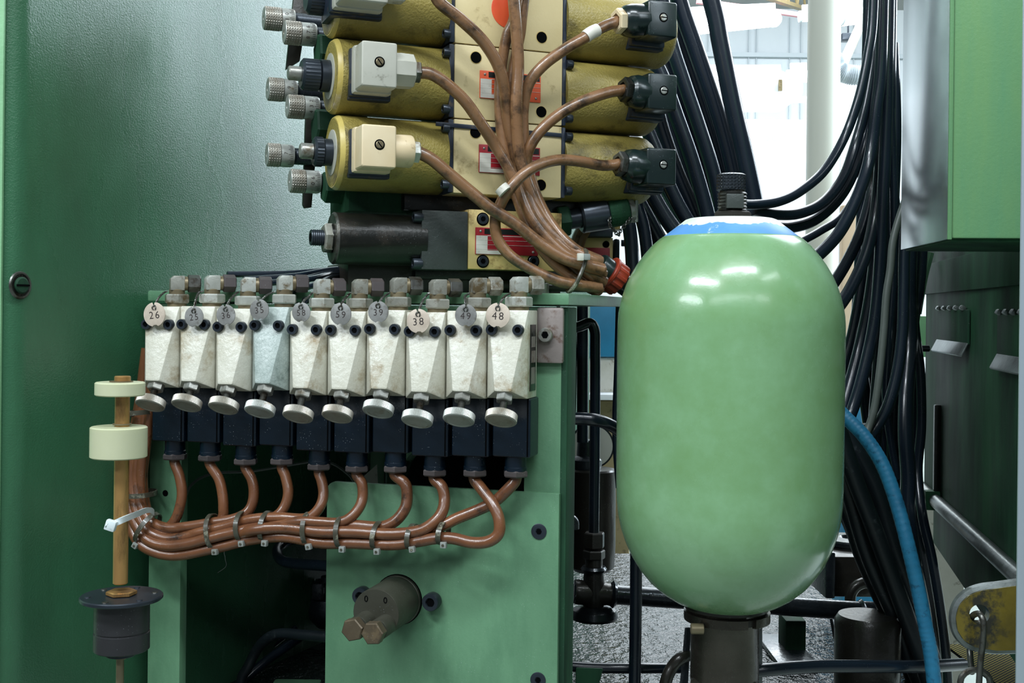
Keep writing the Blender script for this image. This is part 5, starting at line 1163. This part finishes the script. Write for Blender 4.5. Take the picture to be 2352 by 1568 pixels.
HR = [
 ([(2012, -280, 1.30), (2006, 20, 1.30), (1995, 120, 1.30), (1974, 220, 1.30), (1942, 310, 1.30), (1895, 390, 1.28), (1840, 438, 1.26), (1790, 462, 1.24), (1735, 470, 1.22), (1690, 468, 1.2)], 11, 'outermost hanging hose, swinging left highest behind the tank cap'),
 ([(2022, -280, 1.33), (2016, 20, 1.33), (2008, 130, 1.33), (1990, 240, 1.33), (1965, 330, 1.33), (1935, 410, 1.31), (1890, 465, 1.29), (1835, 490, 1.27), (1780, 492, 1.25), (1730, 482, 1.23)], 12, 'second hanging hose swinging left above the tank shoulder'),
 ([(2028, -280, 1.36), (2020, 100, 1.36), (2004, 220, 1.36), (1985, 320, 1.36), (1958, 400, 1.34), (1922, 460, 1.32), (1870, 505, 1.30), (1815, 522, 1.28), (1770, 520, 1.26)], 13, 'third hanging hose swinging left just over the tank shoulder'),
 ([(2035, -280, 1.42), (2010, 250, 1.42), (1985, 400, 1.40), (1940, 490, 1.38), (1885, 530, 1.36), (1830, 560, 1.34)], 9, 'thin hanging hose tucked under the third one'),
 ([(2032, -280, 1.32), (2024, 120, 1.32), (2012, 250, 1.32), (1998, 360, 1.32), (1970, 450, 1.30), (1930, 530, 1.28), (1880, 585, 1.26), (1830, 620, 1.24)], 14, 'hanging hose reaching the tank beside the blue rim'),
 ([(2036, -280, 1.38), (2030, 150, 1.38), (2018, 300, 1.38), (2005, 430, 1.38), (1978, 530, 1.36), (1940, 610, 1.34), (1895, 680, 1.32)], 13, 'hanging hose curving behind the right tank shoulder'),
 ([(2040, -280, 1.35), (2034, 180, 1.35), (2024, 350, 1.35), (2012, 480, 1.35), (1990, 580, 1.33), (1955, 660, 1.31), (1915, 720, 1.29)], 14, 'hanging hose curving lower behind the right tank shoulder'),
 ([(2040, -280, 1.40), (2020, 200, 1.40), (2006, 400, 1.40), (1992, 560, 1.40), (1975, 680, 1.40), (1950, 800, 1.40), (1915, 900, 1.40)], 13, 'hose dropping close along the tank side, upper half'),
 ([(2046, -280, 1.37), (2034, 200, 1.37), (2024, 400, 1.37), (2014, 560, 1.37), (1998, 690, 1.37), (1975, 800, 1.37), (1948, 900, 1.36), (1925, 980, 1.35)], 15, 'wide glossy hose dropping along the tank side'),
 ([(2046, -280, 1.34), (2036, 250, 1.34), (2028, 450, 1.34), (2020, 620, 1.34), (2008, 740, 1.34), (1985, 850, 1.34), (1958, 940, 1.34), (1930, 1000, 1.33)], 14, 'glossy hose ending above the blue hose start'),
 ([(2048, -280, 1.44), (2040, 250, 1.44), (2040, 500, 1.44), (2030, 700, 1.44), (2020, 850, 1.44), (2010, 980, 1.44), (2000, 1100, 1.44)], 17, 'straight hose in the middle of the hanging bundle'),
 ([(2000, -280, 1.40), (1992, 100, 1.42), (1985, 300, 1.44), (1978, 500, 1.46), (1968, 700, 1.46), (1955, 850, 1.46), (1945, 1050, 1.46)], 12, 'rear hose at the left border of the hanging bundle'),
 ([(2030, 300, 1.48), (2050, 450, 1.48), (2060, 600, 1.48), (2062, 760, 1.48), (2055, 900, 1.48), (2050, 1040, 1.48), (2060, 1180, 1.48), (2090, 1320, 1.48)], 15, 'rear hose behind the big glossy curve'),
 ([(2120, 380, 1.30), (2088, 480, 1.30), (2078, 570, 1.30), (2076, 660, 1.30), (2073, 760, 1.30), (2062, 850, 1.30), (2040, 930, 1.30), (2010, 985, 1.30), (1982, 1022, 1.29), (1950, 1060, 1.28)], 13, 'big glossy curved hose sweeping left above the blue hose'),
 ([(2096, 420, 1.38), (2090, 560, 1.38), (2088, 650, 1.38), (2090, 780, 1.38), (2082, 900, 1.36), (2080, 1000, 1.35), (2086, 1090, 1.35), (2085, 1180, 1.35), (2100, 1300, 1.35)], 17, 'broad glossy upright hose right of the blue hose'),
 ([(2110, 420, 1.42), (2105, 560, 1.42), (2098, 680, 1.42), (2102, 760, 1.42), (2114, 860, 1.42), (2116, 980, 1.42), (2108, 1080, 1.42), (2118, 1180, 1.40), (2140, 1280, 1.40), (2160, 1400, 1.40), (2172, 1500, 1.40), (2178, 1620, 1.40), (2178, 1900, 1.40)], 11, 'outer right hose running down beside the lifting lug'),
 ([(2126, 420, 1.46), (2118, 560, 1.46), (2112, 650, 1.46), (2096, 760, 1.46), (2094, 900, 1.46), (2100, 1050, 1.46), (2105, 1200, 1.46), (2125, 1330, 1.46), (2150, 1480, 1.46), (2155, 1620, 1.46)], 13, 'rear right hose crossing under the control box corner'),
 ([(2050, 100, 1.5), (2056, 300, 1.5), (2050, 500, 1.5), (2045, 700, 1.5), (2060, 900, 1.5), (2075, 1040, 1.5), (2068, 1180, 1.5)], 14, 'rearmost hose in the gap beside the control box'),
 ([(2010, 560, 1.5), (2000, 700, 1.5), (2010, 850, 1.5), (2030, 1000, 1.5), (2050, 1150, 1.5)], 16, 'rear hose visible between the grey hose and the glossy curve'),
 ([(2046, 250, 1.36), (2052, 400, 1.36), (2054, 520, 1.36), (2052, 640, 1.36), (2042, 780, 1.36), (2034, 900, 1.38), (2044, 1000, 1.4), (2062, 1100, 1.4)], 9, 'thin black hose between grey hose and glossy curve'),
 ([(1990, 650, 1.50), (1975, 800, 1.50), (1985, 900, 1.50), (2000, 1000, 1.50), (2030, 1140, 1.50), (2060, 1300, 1.50)], 14, 'rear hose continuing under the grey hose end'),
]
for pts, rp_, lb in HR: hose(lb, pts, rp_ / F * pts[0][2], rubber, group=rb_)
hose('slim dull grey hose hanging in the middle of the black bundle', [(2110, 380, 1.29), (2076, 470, 1.29), (2052, 550, 1.29), (2045, 620, 1.29), (2036, 680, 1.29), (2030, 760, 1.29), (2020, 860, 1.29), (2008, 940, 1.29), (1992, 990, 1.29), (1975, 1040, 1.28)], 0.0042, rubber_grey, 'grey_hose')
# blue braided hose: helical ribs
pts = [P(*p) for p in ((1915, 930, 1.15), (1942, 958, 1.14), (1985, 1002, 1.13), (2026, 1065, 1.12), (2058, 1150, 1.11), (2085, 1250, 1.10), (2108, 1350, 1.10), (2126, 1440, 1.10), (2140, 1520, 1.10), (2158, 1700, 1.10), (2165, 1900, 1.10))]
tag(MB().tube(pts, lambda t: 0.0068 + 0.00012 * math.sin(t * 420), 18, n=28).build('blue_hose', blue_hose), 'turquoise blue braided hose running down right of the tank', 'hose')
low = 'dark hoses fanning down behind the blue hose'
for k, (a, b_, c, d_, Y, r) in enumerate((((1925, 985), (1960, 1090), (2010, 1220), (2105, 1480), 1.22, 20), ((1925, 1060), (1955, 1150), (1995, 1280), (2060, 1430), 1.24, 18), ((1930, 1130), (1960, 1210), (1990, 1300), (2110, 1560), 1.26, 19),
        ((1960, 1020), (2010, 1120), (2050, 1250), (2120, 1450), 1.28, 20), ((2000, 1040), (2040, 1160), (2080, 1300), (2125, 1520), 1.31, 20), ((1950, 1190), (1990, 1290), (2040, 1400), (2110, 1590), 1.29, 20),
        ((2050, 1150), (2085, 1260), (2115, 1390), (2140, 1570), 1.33, 20), ((1940, 1040), (1985, 1180), (2040, 1330), (2125, 1590), 1.34, 22))):
    hose(['top', 'second', 'third', 'fourth', 'fifth', 'lowest', 'rightmost', 'rearmost'][k] + ' dark hose slanting down behind the blue hose', [(a[0] - 30, a[1] - 60, Y), (*a, Y), (*b_, Y), (*c, Y), (*d_, Y), (d_[0] + 30, d_[1] + 90, Y)], r / F * Y, rubber2, group=low)
# ================================================================== THE DARK LOWER REAR
# oily deck
tag(MB().prism([(-0.36, 1.12), (0.455, 1.12), (0.455, 1.95), (0.03, 1.95)], Matrix.Translation((0, 0, 0.76)), 0.04).build('oil_tray', oily), 'black oily steel tray glistening at the bottom behind the tank', 'tray')
lg = 'black hoses between frame and tank'
hose('black upright hose bending from the frame, left of the tank', [(1290, 762, 1.22), (1330, 750, 1.22), (1355, 742, 1.22), (1366, 760, 1.22), (1367, 800, 1.22), (1367, 900, 1.22), (1366, 1050, 1.22), (1364, 1222, 1.22)], 12 / F * 1.22, rubber, group=lg)
hose('black hose arching right behind the tank at mid height', [(1290, 962, 1.13), (1330, 961, 1.13), (1370, 965, 1.13), (1400, 975, 1.14), (1425, 992, 1.16), (1450, 1020, 1.2)], 14.5 / F * 1.13, rubber, group=lg)
hose('straight dark hose nearest the frame edge', [(1314, 710, 1.3), (1315, 820, 1.3), (1313, 950, 1.3), (1305, 1060, 1.3)], 10 / F * 1.3, rubber, group=lg)
hose('dark pipe like hose second from the frame edge', [(1338, 700, 1.3), (1338, 850, 1.3), (1338, 1015, 1.3)], 13 / F * 1.3, rubber, group=lg)
hose('thin dark hose along the left side of the tank', [(1420, 700, 1.25), (1416, 850, 1.25), (1412, 960, 1.25), (1414, 1040, 1.25), (1420, 1120, 1.25)], 6 / F * 1.25, rubber, group=lg)
hose('dark upright hose under the left side of the tank', [(1462, 1180, 1.14), (1461, 1300, 1.14), (1460, 1430, 1.14), (1456, 1672, 1.14)], 14 / F * 1.14, rubber, group=lg)
hose('long black hose running horizontally at the bottom right', [(1700, 1545, 1.06), (1760, 1538, 1.06), (1880, 1530, 1.08), (2000, 1530, 1.10), (2120, 1530, 1.13), (2212, 1525, 1.17)], 15 / F * 1.08, rubber, group=lg)
hose('black hose lying on the tray left of the tank neck', [(1290, 1528, 1.18), (1340, 1532, 1.18), (1400, 1534, 1.18), (1480, 1534, 1.18), (1560, 1534, 1.2)], 12 / F * 1.18, rubber, group=lg)
hose('brownish hose loop left of the tank neck', [(1514, 1720, 1.125), (1520, 1630, 1.12), (1528, 1570, 1.1), (1545, 1530, 1.1), (1570, 1508, 1.1), (1610, 1497, 1.12)], 14 / F * 1.1, iron_brown, group=lg)
# filter canister with glass gauge
fc = thing('filter_canister', 'dark brownish cylinder with a domed fitting behind the upright hose', 'canister', P(1358, 1300, 1.42))
YC = 1.42; fx_ = P(1360, 1200, YC).x; k3 = YC / F
def fz(py): return P(1360, py, YC).z
MB().lathe([(40 * k3, fz(1310)), (52 * k3, fz(1300)), (54 * k3, fz(1250)), (53 * k3, fz(1080)), (50 * k3, fz(1076)), (0, fz(1076))], (fx_, YC, 0), (0, 0, 1), 48).build('body', iron_brown, fc, world=True)
MB().lathe([(34 * k3, fz(1084)), (36 * k3, fz(1066)), (36 * k3, fz(1055)), (30 * k3, fz(1050)), (22 * k3, fz(1046)), (20 * k3, fz(1010)), (0, fz(1010))], (fx_ - 0.008, YC, 0), (0, 0, 1), 36).build('domed_fitting', iron, fc, world=True)
gg = P(1358, 1022, 1.5)
gt = thing('round_gauge', 'round glass fronted gauge behind the black upright hose', 'gauge', gg)
MB().lathe([(0.027, 0), (0.0285, 0.004), (0.0285, 0.012)], gg, (0, -1, 0), 40).build('rim', iron, gt, world=True)
MB().lathe([(0.0262, 0.0125), (0.0262, 0.0130)], gg, (0, -1, 0), 40).build('face', pillar_m, gt, world=True)
# tee fitting and pipe
YP = 1.33; k4 = YP / F
tf = thing('pipe_tee', 'cast iron tee with hex union below the upright black hose', 'pipe fitting', P(1365, 1400, YP))
xt = P(1364, 1300, YP).x
def pz(py): return P(1364, py, YP).z
MB().hexp((xt, YP, pz(1258)), (xt, YP, pz(1222)), 25 * k4, 0.3).build('union_nut', iron_brown, tf, world=True)
MB().hexp((xt, YP, pz(1283)), (xt, YP, pz(1262)), 26 * k4, 0.1).build('union_nut', iron_brown, tf, world=True)
MB().cyl((xt, YP, pz(1305)), (xt, YP, pz(1280)), 20 * k4, 24).build('nipple', iron_brown, tf, world=True)
MB().lathe([(26 * k4, pz(1312)), (30 * k4, pz(1306)), (26 * k4, pz(1300))], (xt, YP, 0), (0, 0, 1), 32).build('rolled_collar', iron, tf, world=True)
py_ = P(1364, 1366, YP)
MB().lathe([(24 * k4, py_.z - 0.012), (30 * k4, py_.z), (24 * k4, py_.z + 0.018), (22 * k4, pz(1308))], (xt, YP, 0), (0, 0, 1), 32).build('tee_body', iron_brown, tf, world=True)
pd = (P(1975, 1403, 1.36) - P(1364, 1362, YP)).normalized()
MB().lathe([(26 * k4, -0.022), (28 * k4, -0.018), (28 * k4, 0.008), (25 * k4, 0.015), (25 * k4, 0.020)], P(1364, 1362, YP), pd, 32).build('tee_arm', iron_brown, tf, world=True)
MB().lathe([(26 * k4, -0.003), (31 * k4, 0), (26 * k4, 0.003)], P(1408, 1365, YP), pd, 32).build('rolled_collar', iron, tf, world=True)
MB().hexp(P(1318, 1358, YP), P(1335, 1359, YP), 28 * k4, 0.2).build('side_nut', iron, tf, world=True)
MB().lathe([(52 * k4, 0), (55 * k4, 0.003), (50 * k4, 0.010), (30 * k4, 0.014)], (xt + 0.001, YP, pz(1420)), (0, 0, 1), 48).build('floor_flange', iron, tf, world=True)
hp = thing('horizontal_pipe', 'thick dark iron pipe running behind the tank foot to an elbow', 'pipe', P(1700, 1400, 1.35))
MB().tube([P(1408, 1365, YP), P(1975, 1403, 1.36)], 22 * k4, 28, smooth=False).build('pipe', iron, hp, world=True)
MB().lathe([(23 * k4, -0.003), (28 * k4, 0), (23 * k4, 0.003)], P(1977, 1403, 1.36), pd, 32).build('rolled_collar', iron, hp, world=True)
MB().tube([P(1977, 1403, 1.36), P(2010, 1406, 1.365), P(2040, 1415, 1.37), P(2055, 1440, 1.37), P(2058, 1480, 1.37)], 24 * k4, 24).build('elbow', iron, hp, world=True)
# pump body at the right
pm = thing('pump_body', 'dark cast pump block with a round lid between tank and slanting hoses', 'pump', P(1940, 1370, 1.5))
def pbx(px0, px1, py0, py1, Y, th, nm, m, bev=0.004):
    a = P(px0, py1, Y); b_ = P(px1, py0, Y); return MB().box2((a.x, Y, a.z), (b_.x, Y + th, b_.z), bev).build(nm, m, pm, world=True)
pbx(1900, 2060, 1278, 1372, 1.48, 0.12, 'casting', iron_brown, 0.006)
pbx(1896, 1920, 1268, 1375, 1.46, 0.14, 'flange', iron, 0.003)
c = P(1956, 1238, 1.55)
MB().lathe([(0.036, -0.02), (0.036, 0), (0.0385, 0.001), (0.0385, 0.006), (0.037, 0.008), (0.016, 0.009), (0.014, 0.005), (0, 0.005)], (c.x, 1.55, c.z - 0.006), (0, 0, 1), 48).build('round_lid', iron, pm, world=True)
MB().cyl(P(1880, 1294, 1.5), P(1900, 1294, 1.5), 0.006, 16).build('side_pin', iron, pm, world=True)
MB().tube([P(1990, 1375, 1.45) + Vector((0.020 * math.cos(a), 0, 0.020 * math.sin(a))) for a in [k * math.pi / 12 for k in range(24)]], 0.007, 12, closed=True, smooth=False).build('lifting_eye', iron_brown, pm, world=True)
tag(MB().lathe([(0.033, 0), (0.034, 0.004), (0.034, 0.078), (0.030, 0.084), (0, 0.084)], (P(1992, 1500, 1.24).x, 1.24, 0.80), (0, 0, 1), 48).build('motor', iron_brown), 'dark round motor standing under the pipe elbow', 'motor')
tag(MB().box2((P(1812, 0, 1.4).x, 1.38, 0.80), (P(1858, 0, 1.4).x, 1.42, P(1830, 1415, 1.4).z), 0.002).build('support_post', dark_green), 'short dark green post under the horizontal pipe', 'post')
tag(MB().box2((P(1790, 0, 1.36).x, 1.33, 0.80), (P(1880, 0, 1.36).x, 1.45, 0.806), 0.002).build('foot_plate', iron), 'dark foot plate of the short green post', 'plate')
tag(MB().hull([P(x, y, Y) for x, y in ((1322, 1532), (1386, 1534), (1368, 1600), (1322, 1600)) for Y in (1.12, 1.16)], 0.002).build('angle_bracket', dark_green), 'dark green angle bracket at the foot of the frame', 'bracket')
tag(MB().hull([P(x, y, Y) for x, y in ((1905, 1420), (1912, 1420), (1960, 1620), (1945, 1620)) for Y in (1.3, 1.31)], 0.001).build('thin_rod', iron), 'thin dark rod slanting between post and motor', 'rod')
tag(MB().tube([P(1288, 1190, 1.3), P(1315, 1195, 1.3), P(1318, 1215, 1.3)], 0.006, 12).build('small_fitting', iron), 'small oily fitting peeking out beside the cover plate', 'fitting')
# ---- inside the dark opening at lower left
tag(MB().box2((P(704, 0, 1.42).x, 1.42, 0.8), (P(752, 0, 1.42).x, 1.46, P(720, 1000, 1.42).z), 0.003).build('beige_post', beige_post), 'beige painted post standing inside the dark opening', 'post')
tag(MB().box2((P(754, 0, 1.5).x, 1.50, 0.8), (P(790, 0, 1.5).x, 1.54, P(720, 1000, 1.5).z), 0.003).build('grey_post', plug_grey), 'narrow grey post right of the beige post', 'post')
tag(MB().hull([P(x, y, Y) for x, y in ((822, 1105), (866, 1066), (868, 1110), (822, 1125)) for Y in (1.3, 1.302)], 0.0).build('sheet_flap', plug_grey), 'small grey sheet flap above the cover plate edge', 'sheet')
tag(MB().box2((P(862, 0, 1.45).x, 1.45, 0.9), (P(895, 0, 1.45).x, 1.48, P(880, 1000, 1.45).z), 0.002).build('green_post', frame_green), 'narrow pale green post seen above the cover plate', 'post')
tag(MB().box2((P(938, 0, 1.5).x, 1.5, 0.9), (P(962, 0, 1.5).x, 1.53, P(950, 1000, 1.5).z), 0.002).build('green_post', frame_green), 'second pale green post further right above the cover plate', 'post')
tag(MB().lathe([(0.045, 0), (0.05, 0.01), (0.05, 0.07)], P(1000, 1110, 1.5), (0.3, -1, 0.2), 40).build('motor_end', iron), 'dark domed motor end above the cover plate', 'motor')
tag(MB().box2((P(1024, 0, 1.9).x, 1.9, P(1040, 1058, 1.9).z), (P(1056, 0, 1.9).x, 1.93, P(1040, 1036, 1.9).z), 0.002).build('white_plate', white_wall), 'small white plate glimpsed between two cable glands', 'plate')
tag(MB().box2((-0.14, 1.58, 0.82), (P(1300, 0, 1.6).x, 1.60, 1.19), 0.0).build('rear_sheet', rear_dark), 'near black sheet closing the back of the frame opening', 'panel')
ib = 'black pipes inside the dark opening'
hose('black bent pipe entering the opening below the cable bundle', [(690, 1232, 1.28), (655, 1245, 1.26), (637, 1262, 1.24), (645, 1285, 1.22), (680, 1294, 1.2), (770, 1300, 1.16)], 12 / F * 1.22, rubber, 'bent_pipe', ib, cat='pipe')
hose('black bent pipe low in the opening curving down left', [(770, 1465, 1.16), (700, 1458, 1.18), (640, 1455, 1.2), (608, 1470, 1.21), (585, 1500, 1.22), (568, 1535, 1.22), (555, 1560, 1.22), (545, 1640, 1.22)], 12 / F * 1.2, rubber2, 'bent_pipe', ib, cat='pipe')
hose('wet black hose running diagonally to the lower left corner of the opening', [(700, 1455, 1.3), (650, 1490, 1.28), (590, 1535, 1.26), (520, 1600, 1.24)], 11 / F * 1.25, rubber, 'bent_pipe', ib, cat='pipe')
hose('slim black hose diagonal above the wet one', [(680, 1440, 1.36), (630, 1480, 1.34), (560, 1530, 1.3), (500, 1580, 1.28)], 6 / F * 1.3, rubber, 'bent_pipe', ib, cat='pipe')
hose('thin grey wire crossing the opening behind the brown cables', [(427, 1140, 1.16), (436, 1118, 1.17), (460, 1098, 1.18), (500, 1086, 1.19), (570, 1083, 1.2), (630, 1074, 1.2), (690, 1064, 1.2), (735, 1058, 1.2), (770, 1068, 1.2), (800, 1090, 1.2), (812, 1105, 1.2)], 0.0013, rubber_grey, 'thin_wire', cat='wire')
c = P(752, 1400, 1.4)
tag(MB().lathe([(0.0, -0.022), (0.012, -0.020), (0.021, -0.010), (0.023, 0.0), (0.019, 0.014), (0.010, 0.020), (0.008, 0.040)], c, (0, 0, 1), 32).build('oil_bulb', iron), 'glossy black rounded float bowl at the cover plate edge', 'bowl')
tag(MB().box2((P(730, 0, 1.38).x, 1.38, P(735, 1380, 1.38).z), (P(760, 0, 1.38).x, 1.41, P(735, 1340, 1.38).z), 0.004).build('small_block', iron), 'small black block above the glossy bowl', 'block')
tag(MB().box2((P(660, 0, 1.42).x, 1.36, 0.80), (P(700, 0, 1.42).x, 1.44, P(680, 1470, 1.42).z), 0.003).build('green_block', dark_green), 'dark green block on the tray inside the opening', 'block')
tag(MB().box2((P(640, 0, 1.2).x, 1.18, 0.78), (P(750, 0, 1.2).x, 1.22, P(700, 1572, 1.2).z), 0.003).build('green_rail', frame_green), 'green rail just showing at the bottom of the opening', 'rail')
tag(MB().tube([P(575, 1242, 1.1) + Vector((0, 0, 0)), P(520, 1262, 1.12), P(517, 1280, 1.12), P(519, 1300, 1.12), P(500, 1315, 1.12)], 0.0003, 5).build('loose_thread', rubber_grey), 'tiny loose thread hanging in the dark opening', 'thread')
